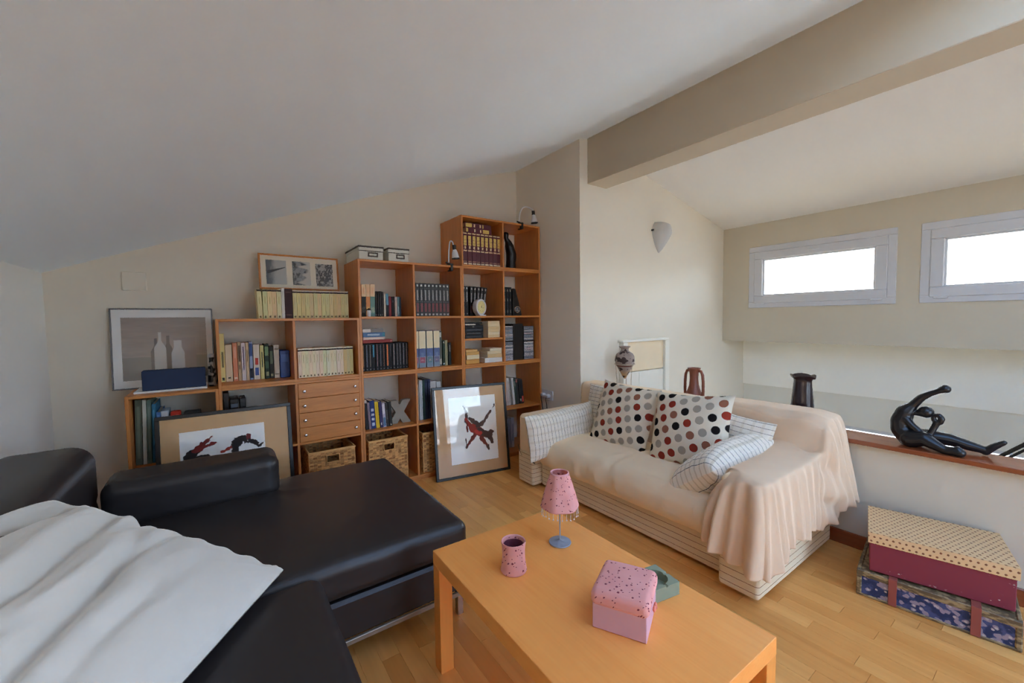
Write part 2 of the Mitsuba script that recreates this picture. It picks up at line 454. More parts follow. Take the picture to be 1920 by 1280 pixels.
# sloping ceiling of the loft, gently curved as in the room
prof = [(-.52, 1.54), (-.37, 1.600), (.0, 1.750), (.445, 1.922), (1.0, 2.133), (1.546, 2.340), (2.1, 2.540), (2.6, 2.705), (2.9, 2.795), (3.15, 2.862), (3.40, 2.905)]
from shapely.geometry import Polygon
def extrude_y(poly, y0, y1):
    m = trimesh.creation.extrude_polygon(Polygon(poly), y1 - y0)
    v = np.array(m.vertices)
    v = np.stack([v[:, 0], y1 - v[:, 2], v[:, 1]], 1)
    return v, np.array(m.faces)
def ceil_piece(x0, x1, y0, y1):
    px, pz = np.array(prof).T
    q = [(x0, float(np.interp(x0, px, pz)))] + [(x, z) for x, z in prof if x0 + 1e-6 < x < x1 - 1e-6] + [(x1, float(np.interp(x1, px, pz)))]
    return extrude_y(q + [(x, z + .16) for x, z in q[::-1]], y0, y1)
SKX, SKY = (.90, 2.75), (-4.50, -2.78)      # unseen roof window behind the viewer, added to light the loft
struct('ceiling', join(ceil_piece(-.52, 3.40, SKY[1], .55), ceil_piece(-.52, 3.40, YR - .15, SKY[0]), ceil_piece(-.52, SKX[0], SKY[0], SKY[1]), ceil_piece(SKX[1], 3.40, SKY[0], SKY[1])), 'mat_ceiling', smooth=30)
rz = lambda x: float(np.interp(x, *np.array(prof).T))
g = np.array([[SKX[0], SKY[0], rz(SKX[0]) + .1], [SKX[1], SKY[0], rz(SKX[1]) + .1], [SKX[1], SKY[1], rz(SKX[1]) + .1], [SKX[0], SKY[1], rz(SKX[0]) + .1]])
def sloped(x0, x1, y0, y1, a, b):
    return hexa([(x0, y0, rz(x0) + a), (x1, y0, rz(x1) + a), (x1, y1, rz(x1) + a), (x0, y1, rz(x0) + a)], [(x0, y0, rz(x0) + b), (x1, y0, rz(x1) + b), (x1, y1, rz(x1) + b), (x0, y1, rz(x0) + b)])
struct('window_5', join(sloped(SKX[0], SKX[1], SKY[0], SKY[0] + .06, .06, .16), sloped(SKX[0], SKX[1], SKY[1] - .06, SKY[1], .06, .16), sloped(SKX[0], SKX[0] + .06, SKY[0] + .06, SKY[1] - .06, .06, .16), sloped(SKX[1] - .06, SKX[1], SKY[0] + .06, SKY[1] - .06, .06, .16)), 'mat_white_plastic')
struct('pane', (g, np.array([[0, 1, 2], [0, 2, 3]])), 'mat_pane', 'window_5')
def zc(x): return 2.862 - .2415 * (x - 3.25)
def side_piece(x0, x1, y0, y1): return extrude_y([(x0, zc(x0)), (x1, zc(x1)), (x1, zc(x1) + .16), (x0, zc(x0) + .16)], y0, y1)
SX, SYY = (3.80, 4.85), (-4.70, -3.60)      # second roof window, added out of view over the stair well for light
struct('ceiling_side', join(side_piece(3.25, 6.2, SYY[1], -.3), side_piece(3.25, 6.2, YR - .15, SYY[0]), side_piece(3.25, SX[0], SYY[0], SYY[1]), side_piece(SX[1], 6.2, SYY[0], SYY[1])), 'mat_ceiling_side')
def sloped2(x0, x1, y0, y1, a, b):
    return hexa([(x0, y0, zc(x0) + a), (x1, y0, zc(x1) + a), (x1, y1, zc(x1) + a), (x0, y1, zc(x0) + a)], [(x0, y0, zc(x0) + b), (x1, y0, zc(x1) + b), (x1, y1, zc(x1) + b), (x0, y1, zc(x0) + b)])
struct('window_6', join(sloped2(SX[0], SX[1], SYY[0], SYY[0] + .06, .06, .16), sloped2(SX[0], SX[1], SYY[1] - .06, SYY[1], .06, .16), sloped2(SX[0], SX[0] + .06, SYY[0] + .06, SYY[1] - .06, .06, .16), sloped2(SX[1] - .06, SX[1], SYY[0] + .06, SYY[1] - .06, .06, .16)), 'mat_white_plastic')
g = np.array([[SX[0], SYY[0], zc(SX[0]) + .1], [SX[1], SYY[0], zc(SX[1]) + .1], [SX[1], SYY[1], zc(SX[1]) + .1], [SX[0], SYY[1], zc(SX[0]) + .1]])
struct('pane', (g, np.array([[0, 1, 2], [0, 2, 3]])), 'mat_pane', 'window_6')
tag(struct('beam', cbox(3.126, 3.369, YR - .05, -.515, 2.468, 3.0, .004), 'mat_beam'), kind='structure')
# far wall with the row of small windows
WZ0, WZ1 = 1.392, 2.070
wins = [(-2.085, -.825), (-3.505, -2.245), (-4.925, -3.665)]
segs = [(YR - .15, wins[2][0]), (wins[2][1], wins[1][0]), (wins[1][1], wins[0][0]), (wins[0][1], -.51)]
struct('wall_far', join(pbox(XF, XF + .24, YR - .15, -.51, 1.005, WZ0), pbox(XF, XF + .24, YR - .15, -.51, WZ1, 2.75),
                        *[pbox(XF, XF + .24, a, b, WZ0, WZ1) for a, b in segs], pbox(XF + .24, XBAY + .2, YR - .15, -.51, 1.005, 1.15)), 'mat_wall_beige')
def bar_frame(x0, x1, y0, y1, z0, z1, w, c=.004):
    return join(cbox(x0, x1, y0, y1, z0, z0 + w, c), cbox(x0, x1, y0, y1, z1 - w, z1, c), cbox(x0, x1, y0, y0 + w, z0 + w, z1 - w, c), cbox(x0, x1, y1 - w, y1, z0 + w, z1 - w, c))
for i, (a, b) in enumerate(wins):
    w = 'window_%d' % (i + 1)
    struct(w, bar_frame(XF - .012, XF + .09, a - .003, b + .003, WZ0 - .003, WZ1 + .003, .062), 'mat_window')
    ya, yb, za, zb = a + .058, b - .058, WZ0 + .045, WZ1 - .058
    struct('sash', bar_frame(XF - .022, XF + .05, ya, yb, za, zb, .085, .006), 'mat_window', w)
    struct('sash_bead', bar_frame(XF + .0, XF + .036, ya + .083, yb - .083, za + .083, zb - .083, .016, .004), 'mat_window', w)
    g = np.array([[XF + .026, ya + .07, za + .07], [XF + .026, yb - .07, za + .07], [XF + .026, yb - .07, zb - .07], [XF + .026, ya + .07, zb - .07]])
    struct('pane', (g, np.array([[0, 2, 1], [0, 3, 2]])), 'mat_pane', w)
    ym = (a + b) / 2
    struct('handle', join(cbox(XF - .036, XF - .022, ym - .03, ym + .03, zb - .052, zb - .030, .004), cbox(XF - .056, XF - .034, ym - .055, ym + .055, zb - .049, zb - .034, .005)), 'mat_window', w)
    for y in (a + .13, b - .13):
        struct('hinge', cbox(XF - .034, XF - .012, y - .045, y + .045, WZ0 + .030, WZ0 + .052, .004), 'mat_window', w)
# bay under the windows, its lintel set back to shape a shade edge, and the tall glass doors of the lower storey
struct('wall_bay', pbox(XBAY, XBAY + .2, YR - .15, -.51, .43, 1.01), 'mat_bay_lit')
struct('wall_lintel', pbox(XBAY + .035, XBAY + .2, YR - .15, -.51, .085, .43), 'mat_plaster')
struct('wall_jamb', join(pbox(XBAY, XBAY + .2, -1.35, -.51, ZLOW, .085), pbox(XBAY, XBAY + .2, YR - .15, -3.15, ZLOW, .085)), 'mat_plaster')
fr = []
for a, b in ((-3.15, -2.25), (-2.25, -1.35)):
    fr.append(bar_frame(XBAY + .06, XBAY + .13, a, b, ZLOW, .085, .04))
struct('door_1', join(*fr), 'mat_white_plastic')
for a, b in ((-3.15, -2.25), (-2.25, -1.35)):
    g = np.array([[XBAY + .09, a + .03, ZLOW + .03], [XBAY + .09, b - .03, ZLOW + .06], [XBAY + .09, b - .03, .05], [XBAY + .09, a + .03, .05]])
    struct('pane', (g, np.array([[0, 2, 1], [0, 3, 2]])), 'mat_pane', 'door_1')
# lower storey
struct('floor_lower', pbox(-.5, XBAY + .2, YR - .15, .55, ZLOW - .2, ZLOW), 'mat_lower_floor')
struct('wall_lower', pbox(.0, .15, YR, .41, ZLOW, -.26), 'mat_wall')
struct('ground', pbox(XBAY + .2, 45, -40, 40, ZLOW - .4, ZLOW - .12), 'mat_outdoor')
# rear wall behind the viewer: unseen glass doors added as fill light
RW = (1.42, 3.22, 0.0, 2.10)
struct('wall_rear', join(pbox(XL - .15, XBAY + .2, YR - .2, YR, ZLOW, RW[2] - .02), pbox(XL - .15, RW[0], YR - .2, YR, RW[2] - .02, 3.2), pbox(RW[1], XBAY + .2, YR - .2, YR, RW[2] - .02, 3.2), pbox(RW[0], RW[1], YR - .2, YR, RW[3], 3.2)), 'mat_wall')
xm = (RW[0] + RW[1]) / 2
for k, (a, b) in enumerate(((RW[0], xm), (xm, RW[1]))):
    d = 'door_%d' % (k + 2)
    struct(d, join(cbox(a, b, YR - .1, YR - .03, .002, .09), cbox(a, b, YR - .1, YR - .03, RW[3] - .08, RW[3]), cbox(a, a + .075, YR - .1, YR - .03, .09, RW[3] - .08), cbox(b - .075, b, YR - .1, YR - .03, .09, RW[3] - .08)), 'mat_white_plastic')
    g = np.array([[a + .06, YR - .06, .08], [b - .06, YR - .06, .08], [b - .06, YR - .06, RW[3] - .07], [a + .06, YR - .06, RW[3] - .07]])
    struct('pane', (g, np.array([[0, 1, 2], [0, 2, 3]])), 'mat_pane', d)
struct('terrace', pbox(-4, 3.6, -14, YR - .2, -.3, -.04), 'mat_outdoor')  # pale deck added out of view to bounce light onto the ceiling
# parapet with its wooden cap and skirting
struct('wall_parapet', pbox(3.285, 3.43, YR, -.515, -.26, .590), 'mat_wall_beige')
struct('trim_1', cbox(3.25, 3.462, YR, -.522, .590, .614, .003), 'mat_cap')
struct('baseboard_right', cbox(3.271, 3.285, YR, -.522, 0, .078, .003), 'mat_cap')
struct('baseboard_left', cbox(XL, XL + .014, YR, YB, 0, .078, .003), 'mat_cap')
struct('baseboard_back', cbox(XL + .014, -.005, YB - .014, YB, 0, .078, .003), 'mat_cap')
struct('baseboard_corner', cbox(3.016, 3.03, -.522, YB, 0, .078, .003), 'mat_cap')

# handrail seen below, over the edge of the cap
t = thing('stair_handrail', 'dark slanting handrail glimpsed beyond the wooden cap at the right edge', 'handrail')
rail_z = lambda y: .205 + (-2.762 - y) * 1.06
part(t, 'rail', tube([(5.3, y, rail_z(y)) for y in (-1.2, -2.0, -2.762, -3.2)], .013, 10), 'mat_black', smooth=40)
part(t, 'rail', tube([(5.32, y, rail_z(y) - .048) for y in (-1.2, -2.0, -2.762, -3.2)], .009, 8), 'mat_black', smooth=40)
for y in (-1.3, -2.2, -3.1):
    part(t, 'post', tube([(5.31, y, ZLOW), (5.31, y, rail_z(y) - .01)], .012, 8), 'mat_black', smooth=40)

# plate on the back wall, socket on the pier
solo('blank_plate', cbox(-.033, .084, YB - .013, YB - .0002, 1.509, 1.626, .003), 'mat_wall', 'square blank wall plate painted like the wall above the framed still life', 'wall plate')
t = thing('wall_socket', 'white double wall socket with two plugs beside the bookcase end', 'socket')
part(t, 'plate', cbox(3.018, 3.0298, -.155, .005, .510, .605, .004), 'mat_white_plastic')
for i, (y, z, c) in enumerate(((-.035, .560, 'mat_white_plastic'), (-.105, .552, 'mat_white_plastic'))):
    p = part(t, 'plug', xf(lathe([(0, 0), (.019, 0), (.021, .004), (.021, .028), (.014, .036), (0, .036)], 20), roty(-math.pi / 2), (3.018, y, z)), c, smooth=40)
    part(p, 'cable', tube([(2.985, y, z - .008), (2.975, y, z - .03), (2.985, y - .004, z - .09), (2.998, y - .008, z - .2), (3.0, y - .01, .1), (2.99, y + .02, .082)], .0035, 8), 'mat_black', smooth=40, label='black cable')

# uplighter on the corner wall
t = thing('wall_sconce', 'white half-round plaster wall sconce high above the sofa', 'wall lamp')
def sconce(n=24, m=20):
    P = np.zeros((m, n, 3))
    for i in range(m):
        s = i / (m - 1)
        z = 1.956 + .300 * s
        hw = .128 * (math.sin(min(1, s * 1.18) * math.pi / 2) ** .8) * (1.0 if s < .62 else 1 - .30 * ((s - .62) / .38) ** 2)
        dp = .118 * (math.sin(min(1, s * 1.05) * math.pi / 2) ** 1.1) * (1.0 if s < .7 else 1 - .12 * ((s - .7) / .3))
        for j in range(n):
            a = math.pi * j / (n - 1)
            P[i, j] = (4.155 + .02 * s - (hw + .002) * math.cos(a), -.5205 - (dp + .002) * math.sin(a), z - .05 * s ** 3 * (0.5 - 0.5 * math.cos(a)))
    return P
part(t, 'shade', sheet(sconce()[:, ::-1], .004), 'mat_sconce', smooth=50)
part(t, 'back_plate', cbox(4.105, 4.215, -.532, -.5205, 2.05, 2.17, .003), 'mat_plaster')
part(t, 'bracket', cbox(4.028, 4.042, -.545, -.5205, 2.165, 2.18, .002), 'mat_black')

# panelled box on the corner wall behind the parapet
t = thing('panelled_casing', 'cream boxed casing with ledge and two panels on the wall behind the pointed vase', 'casing')
part(t, 'ledge', cbox(3.52, 4.25, -.585, -.5205, 1.064, 1.086, .003), 'mat_plaster')
for x0, x1 in ((3.545, 3.61), (4.205, 4.275)):
    part(t, 'stile', cbox(x0, x1, -.572, -.5205, .30, 1.062, .003), 'mat_plaster')
part(t, 'panel', cbox(3.612, 4.203, -.548, -.5205, .775, 1.060, .003), 'mat_cream')
part(t, 'panel', cbox(3.612, 4.203, -.552, -.5205, .30, .768, .003), 'mat_plaster')
part(t, 'upright', cbox(3.80, 3.815, -.556, -.553, .30, .766, .001), 'mat_plaster')
mat('mat_cream', rgb(226, 206, 174), 0.5, 0.4)

# ------------------------------------------------------------------ the bookcase: eight stacked units
CW, RH, DEP, TP = 0.43, 0.43098, 0.395, 0.0165
ZR = [2.18489, 1.75391, 1.32293, 0.89196, 0.46098, 0.0]
def unit(label, c0, c1, r0, r1, shelf_rows=(), extra=None):
    """columns c0..c1, rows r0..r1 (row lines counted from the top)"""
    t = thing('bookcase_unit', label, 'bookcase', 'stacked wooden bookcase units')
    x0, x1, z1, z0 = c0 * CW + .0004, c1 * CW - .0004, ZR[r0] - .0003, ZR[r1] + .0003
    for x in (x0, x1 - TP):
        part(t, 'side_panel', cbox(x, x + TP, 0, DEP, z0, z1, .0012), 'mat_cherry_upright')
    part(t, 'top_panel', cbox(x0 + TP, x1 - TP, .0005, DEP, z1 - TP, z1, .0012), 'mat_cherry')
    zb = z0 + TP
    if r1 == 5:
        part(t, 'plinth', cbox(x0 + TP, x1 - TP, .02, .035, 0.0003, .030, .001), 'mat_cherry')
        z0b = .030
    else: z0b = z0
    part(t, 'bottom_panel', cbox(x0 + TP, x1 - TP, .0005, DEP, z0b, z0b + TP, .0012), 'mat_cherry')
    for c in range(c0 + 1, c1):
        part(t, 'divider', cbox(c * CW - TP / 2, c * CW + TP / 2, .0008, DEP, z0b + TP, z1 - TP, .0012), 'mat_cherry_upright')
    for r in range(r0 + 1, r1):
        for c in range(c0, c1):
            xa = x0 + TP if c == c0 else c * CW + TP / 2
            xb = x1 - TP if c == c1 - 1 else (c + 1) * CW - TP / 2
            part(t, 'shelf', cbox(xa, xb, .001, DEP, ZR[r] - TP / 2, ZR[r] + TP / 2, .0012), 'mat_cherry')
    return t
unit('low single-column wooden bookcase unit at the far left, carrying the framed still life', 0, 1, 3, 5)
ud = unit('lower wooden bookcase unit with a block of four small drawers', 1, 3, 3, 5)
unit('upper wooden bookcase unit of two open cells, cream books standing on its top', 1, 3, 2, 3)
unit('lower wooden bookcase unit holding the grey letter X and wicker baskets', 3, 5, 3, 5)
unit('upper wooden bookcase unit carrying two white boxes on its top', 3, 5, 1, 3)
unit('lower right wooden bookcase unit partly hidden by the leaning picture and the sofa', 5, 7, 3, 5)
uc = unit('upper right wooden bookcase unit with the oval clock and the stacked disc cases', 5, 7, 1, 3)
unit('topmost wooden bookcase unit with maroon encyclopedias and a black figurine', 5, 7, 0, 1)
part(uc, 'shelf', cbox(5 * CW + TP, 6 * CW - TP / 2, .02, DEP, 1.1170, 1.1335, .0012), 'mat_cherry')
# drawers
for i in range(4):
    z1 = .8735 - i * .1010; z0 = z1 - .0990
    d = part(ud, 'drawer', join(cbox(.8695, 1.2728, -.002, .016, z0, z1, .002), pbox(.88, 1.262, .0161, .33, z0 + .008, z1 - .015)), 'mat_cherry')
    for x in (.905, 1.240):
        part(d, 'knob', xf(lathe([(0, -.002), (.006, -.002), (.005, .006), (.0085, .010), (.0105, .015), (.0085, .021), (0, .023)], 16), rotx(math.pi / 2), (x, -.0022, (z0 + z1) / 2)), 'mat_chrome', smooth=40, label='small metal knob')

# ------------------------------------------------------------------ books
CREAM = (214, 202, 160)
def book_mesh(w, h, d, col, bands=(), page=(214, 204, 184), hard=True):
    """spine at y=0 facing -y, x 0..w, z 0..h; bands (z0, z1, colour, inset) as fractions of h"""
    b = Build()
    c = min(.0022, w * .16)
    b.add(cbox(0, w, 0, c + .0012, 0, h, .0010), col)
    b.add(pbox(0, c, c, d, 0, h), col).add(pbox(w - c, w, c, d, 0, h), col)
    e = .0025 if hard else .0004
    b.add(pbox(c, w - c, c, d - .003, e, h - e), page)
    for q in bands:
        z0, z1, bc = q[:3]; ins = q[3] if len(q) > 3 else .12
        b.add(pbox(w * ins, w * (1 - ins), -.0005, .0004, h * z0, h * z1), bc)
    return b
BOOKS = {}
def put_book(b, R, t, name, label, cat, group, m='mat_paint'):
    b.xf(R, t)
    return solo(name, b, m, label, cat, group)

def row(items, y, z, group, where, lean=0.0, depth=.17, m='mat_paint', cat='book'):
    """items: (x0, x1, h, colour, bands, short description); books standing on z with their spines at y"""
    n = len(items)
    for i, it in enumerate(items):
        x0, x1, h, col, bands, desc = it[:6]
        le = it[6] if len(it) > 6 else lean
        dy = (hash_(i, len(where)) - .5) * .008
        b = book_mesh(x1 - x0 - .0009, h, depth * (0.97 + .03 * hash_(i, 3)), col, bands)
        R = roty(le)
        # pivot the lower corner on which a leaning book stands
        off = (x1 - x0) * math.sin(le) if le > 0 else 0
        lab = '%s, %s from left %s' % (desc, ordinal(i), where)
        put_book(b, R, (x0, y + dy, z + off + .0004), 'book', lab, cat, group, m)
def hash_(i, j): return (math.sin(i * 12.9898 + j * 78.233) * 43758.5453) % 1.0
def col_v(c, k, i): return tuple(max(0, min(255, x + k * (hash_(i, x) - .5))) for x in c)

z3, z2, z1_, z4 = ZR[3] + TP, ZR[2] + TP / 2, ZR[1] + TP, ZR[4] + TP / 2
# column 1, third row: mixed books and a blue box
D1 = (70, 62, 52)
row([(.447, .473, .320, (214, 198, 130), [(.30, .62, (120, 110, 70), .3), (.03, .09, D1, .25)], 'tall cream-yellow book'),
     (.474, .512, .245, (214, 196, 164), [(.08, .12, D1, .3)], 'broad plain cream book'),
     (.515, .542, .256, (214, 138, 104), [(.6, .9, (226, 168, 136), .25), (.05, .10, (240, 220, 200), .2)], 'salmon orange book'),
     (.5435, .562, .258, (186, 160, 124), [(.5, .92, (96, 74, 56), .2), (.3, .42, (120, 96, 72), .3)], 'tan book with a dark lettered spine'),
     (.5635, .587, .254, (216, 206, 206), [(.28, .9, (110, 96, 120), .34)], 'white book with a grey title'),
     (.5885, .606, .256, (206, 184, 150), [(.5, .8, (150, 126, 96), .3)], 'narrow beige book'),
     (.6085, .628, .260, (150, 166, 196), [(.62, .95, (60, 84, 140), .05), (.05, .3, (30, 34, 48), .05)], 'blue and white picture-spined book'),
     (.631, .668, .239, (220, 210, 194), [(.42, .62, (196, 76, 66), .25), (.12, .34, (74, 98, 160), .2)], 'white book with red and blue spine print'),
     (.6715, .694, .232, (214, 204, 138), [(.35, .8, (90, 88, 60), .36)], 'pale yellow book'),
     (.697, .724, .240, (44, 58, 46), [(.66, .93, (120, 150, 110), .1), (.3, .5, (70, 100, 74), .1), (.08, .2, (160, 160, 120), .2)], 'dark green book with pale pictures'),
     (.7255, .750, .224, (48, 46, 42), [(.45, .85, (96, 110, 86), .15), (.06, .14, (150, 150, 120), .2)], 'blackish green book'),
     (.7525, .786, .231, (208, 194, 176), [(.85, .9, (150, 130, 110), .1), (.1, .14, (150, 130, 110), .1)], 'off-white book')],
    .19, z3, 'mixed books in the left upper cell', 'beside the blue box', depth=.15)
t = solo('blue_box_file', Build().add(cbox(.788, .848, .175, .345, z3 + .0003, z3 + .190, .003), (34, 74, 150)).add(cbox(.797, .839, .1745, .1755, z3 + .11, z3 + .165, .0003), (60, 104, 176)), 'mat_satin', 'bright blue box at the right end of the mixed book row', 'box')
# column 2, third row: sixteen cream books with dark tops
def cream_set(xa, xb, n, h, seed, yellow_from=99):
    w = (xb - xa) / n
    out = []
    for i in range(n):
        c = (226, 214, 184) if i < yellow_from else (206, 188, 136)
        out.append((xa + i * w, xa + (i + 1) * w, h * (1 + .006 * (hash_(i, seed) - .5)), col_v(c, 14, i + seed), [(.955, .995, (226, 218, 200), .06), (.905, .95, (40, 26, 26), .0), (.5, .78, (190, 176, 136), .4), (.03, .09, (110, 92, 66), .3)], 'cream book with dark top band'))
    return out
row(cream_set(.884, 1.253, 16, .205, 4, 13), .055, z3, 'cream set in the lower left cells', 'above the drawers', depth=.14)
# on top of columns 1-2
zt = ZR[2] + .0002
row([(x, x + .0272, .196, col_v((214, 198, 150), 16, i), [(.93, .985, (42, 28, 28), .0), (.5, .75, (186, 172, 116), .4), (.03, .1, (110, 92, 66), .3)], 'yellowed cream book', -.03 if i == 0 else .0) for i, x in enumerate((.666, .6936, .7212, .7488, .7764))],
    .10, zt, 'cream books on the shelf top, left run', 'in the left run under the three-photo frame', depth=.16)
row([(.8045, .8235, .207, (214, 208, 200), [(.1, .9, (196, 190, 184), .3)], 'thin white book')], .10, zt, 'single books on the shelf top', 'beside the dark wine-coloured book on the shelf top', depth=.16)
row([(.8245, .871, .204, (52, 26, 30), [(.1, .14, (90, 60, 50), .1), (.86, .9, (90, 60, 50), .1)], 'thick dark wine-coloured book')], .10, zt, 'single books on the shelf top', 'between the two cream runs on the shelf top', depth=.16)
row([(x0, x1, h, col_v((208, 190, 136), 18, i), [(.955, .99, (190, 170, 170), .06), (.9, .95, (44, 28, 34), .0)] + b[2:], 'yellowed cream book') for i, (x0, x1, h, c, b, d) in enumerate(cream_set(.873, 1.243, 14, .196, 9))],
    .10, zt, 'cream books on the shelf top, right run', 'in the right run under the three-photo frame', depth=.16)
# column 3, second row
def three(i): return [(.0, .62, [(46, 48, 44), (206, 140, 90), (104, 140, 132)][i], .0), (.12, .3, [(120, 120, 110), (214, 190, 120), (190, 200, 170)][i], .1), (.7, .9, (228, 178, 140), .3)]
row([(1.341, 1.374, .247, (228, 200, 162), three(0), 'tall peach-topped book, dark below'), (1.375, 1.405, .249, (228, 196, 156), three(1), 'tall peach-topped book, orange below'), (1.406, 1.442, .250, (226, 194, 158), three(2), 'tall peach-topped book, teal below')],
    .12, z2, 'tall peach-topped books', 'of three under the white boxes', depth=.18, lean=.02)
row([(1.4445 + i * .0165, 1.460 + i * .0165, .198 - .004 * (i % 2), (30, 28, 30), [(.3, .88, (70, 62, 60), .42), (.05, .08, (190, 180, 170), .3)], 'thin black book') for i in range(4)],
    .12, z2, 'thin black books under the white boxes', 'of four under the white boxes', depth=.14, lean=.03)
row([(1.5160, 1.5315, .181, (216, 206, 190), [(.2, .7, (150, 140, 130), .4)], 'thin white book'), (1.532, 1.552, .181, (30, 34, 40), [(.5, 1.0, (96, 146, 170), .0)], 'black book with sky blue top'),
     (1.5535, 1.575, .159, (126, 40, 46), [(.15, .85, (150, 60, 62), .4)], 'red book'), (1.577, 1.602, .160, (28, 26, 28), [(.7, .8, (70, 70, 76), .2)], 'black book with a plain spine'),
     (1.604, 1.624, .158, (204, 186, 178), [(.1, .9, (184, 164, 160), .42)], 'pinkish white book'), (1.625, 1.642, .158, (92, 128, 136), [(.1, .5, (190, 206, 206), .35)], 'teal book'), (1.643, 1.654, .157, (38, 52, 70), [], 'slim navy book')],
    .12, z2, 'small books under the white boxes', 'right of the thin black books', depth=.13)
t = thing('small_pot', 'tiny white pot with a dark plant top in front of the peach-topped books', 'pot')
part(t, 'pot', lathe([(0, 0), (.012, 0), (.0165, .045), (.0175, .047), (.0150, .047), (.0125, .040), (0, .040)], 20, (1.371, .035, z2 + .0004)), 'mat_white_plastic', smooth=40)
part(t, 'plant', join(*[ball((1.371 + .008 * math.cos(a), .035 + .008 * math.sin(a), z2 + .049), .008, 1) for a in np.arange(5) * 1.256], ball((1.371, .035, z2 + .055), .008, 1)), 'mat_black', smooth=True)
# column 4, second row: black encyclopedias
def ency(n, xa, w, h, seed): return [(xa + i * w, xa + (i + 1) * w, h, (22, 20, 22), [(.90, .96, (196, 196, 194), .30), (.48, .80, (150, 148, 146), .33), (.13, .40, (110, 44, 44), .18), (.03, .08, (176, 170, 166), .24), (.43, .445, (90, 88, 88), .05), (.84, .85, (90, 88, 88), .05)], 'black encyclopedia with silver and red blocks') for i in range(n)]
row(ency(9, 1.752, .0335, .268, 1), .05, z2, 'black encyclopedia set', 'below the folded clamp lamp', depth=.2, m='mat_satin')
# column 5, first row: maroon encyclopedias, two lying on top
zt1 = ZR[0 + 1] + TP
MB = [(.945, .985, (206, 176, 140), .08), (.60, .90, (206, 176, 96), .16), (.50, .58, (214, 184, 150), .30), (.42, .465, (206, 170, 140), .08), (.66, .68, (120, 90, 50), .25), (.76, .78, (120, 90, 50), .25), (.10, .13, (150, 110, 90), .1), (.03, .075, (216, 196, 170), .08)]
row([(2.190 + i * .0435, 2.2325 + i * .0435, .283, (84, 26, 40), MB, 'maroon encyclopedia volume with gold labels') for i in range(9)], .04, zt1, 'maroon encyclopedia set', 'of nine in the topmost unit', depth=.2, m='mat_satin')
for i in range(2):
    b = book_mesh(.043, .27, .2, (84, 26, 40), [(.03, .26 if i else .1, (206, 176, 96), .12), (.33, .38, (214, 184, 150), .2), (.55, .60, (214, 184, 150), .2), (.66, .9 if i == 0 else .7, (206, 176, 96), .12)])
    put_book(b, roty(math.pi / 2), (2.215, .045 + .006 * i, zt1 + .2838 + .0435 + i * .0437), 'book', 'maroon encyclopedia volume lying flat %s the standing set' % ('directly on', 'topmost above')[i], 'book', 'maroon volumes lying flat', 'mat_satin')
# column 5 and 6, second row
row([(2.199 + i * .029, 2.2275 + i * .029, .268, (22, 20, 22), ency(1, 0, .03, .2, 0)[0][4][:2] + [(.06, .1, (120, 120, 118), .3)], 'upright black book with silver label') for i in range(3)], .14, z2, 'black books behind the oval clock, upright', 'of those behind the oval clock', depth=.19, m='mat_satin')
row([(2.300 + i * .031, 2.330 + i * .031, .268 - .002 * i, (24, 21, 23), [(.88, .95, (170, 164, 160), .3), (.45, .78, (146, 140, 140), .34), (.1, .35, (70, 40, 44), .2)], 'leaning black book with silver label', .03 + .025 * i) for i in range(5)], .14, z2, 'black books behind the oval clock, leaning', 'of those leaning behind the clock', depth=.19, m='mat_satin')
row([(2.600 + i * .030, 2.629 + i * .030, .272, [(34, 36, 34), (24, 24, 26), (30, 40, 40), (26, 32, 38), (22, 26, 30)][i], [(.84, .92, (120, 120, 108), .3), (.5, .6, (100, 100, 92), .3), (.1, .2, (96, 96, 90), .3)], 'very dark tall book') for i in range(5)], .12, z2, 'dark books behind the round dial', 'of those in the cell with the round dial', depth=.19, m='mat_satin')
t = thing('oval_clock', 'white oval mantel clock with a cream dial on the second shelf', 'clock')
CL = (2.372, .062, z2 + .078)
Rc = rotz(.12)
part(t, 'case', xf(lathe([(0, .060), (.050, .060), (.058, .052), (.060, .004), (.056, -.004), (.046, -.006), (.044, .0), (0, .0)][::-1], 40, (0, 0, 0), 1.0, 1.27), Rc @ rotx(-math.pi / 2), CL), 'mat_white_plastic', smooth=35)
part(t, 'dial', xf(lathe([(0, 0), (.0445, .0), (.0445, .003), (0, .003)], 36, (0, 0, 0), 1.0, 1.27), Rc @ rotx(math.pi / 2), (CL[0], CL[1] - .0004, CL[2])), 'mat_dial', smooth=35)
mat('mat_dial', rgb(226, 212, 150), 0.5, 0.4)
for a, l in ((1.9, .022), (.3, .03)):
    part(t, 'hand', xf(cbox(-.0012, .0012, -.0050, -.0038, -.004, l, .0003), Rc @ roty(a), CL), 'mat_black')
for k in range(12):
    a = k * math.pi / 6
    part(t, 'hour_mark', xf(cbox(-.0012, .0012, -.0046, -.0036, .030, .036, .0003), Rc @ np.diag([1, 1, 1.2]) @ roty(a), CL), 'mat_black')
part(t, 'foot', cbox(2.340, 2.404, .030, .110, z2 + .0003, z2 + .010, .003), 'mat_white_plastic')
t = thing('dial_instrument', 'black wedge-shaped instrument with a round dial beside dark books', 'instrument')
part(t, 'body', extrude_y([(2.758, z2 + .0004), (2.862, z2 + .0004), (2.862, z2 + .02), (2.795, z2 + .255), (2.775, z2 + .262), (2.758, z2 + .25)], .115, .20), 'mat_black')
part(t, 'bezel', xf(lathe([(.022, 0), (.034, 0), (.036, .006), (.032, .011), (.025, .011), (.022, .004)], 28), rotx(math.pi / 2), (2.808, .1145, z2 + .060)), 'mat_chrome', smooth=40)
part(t, 'dial', xf(lathe([(0, .0), (.0235, .0), (.0235, .004), (.006, .004), (.005, .008), (0, .008)], 28), rotx(math.pi / 2), (2.808, .1145, z2 + .060)), 'mat_black', smooth=40)
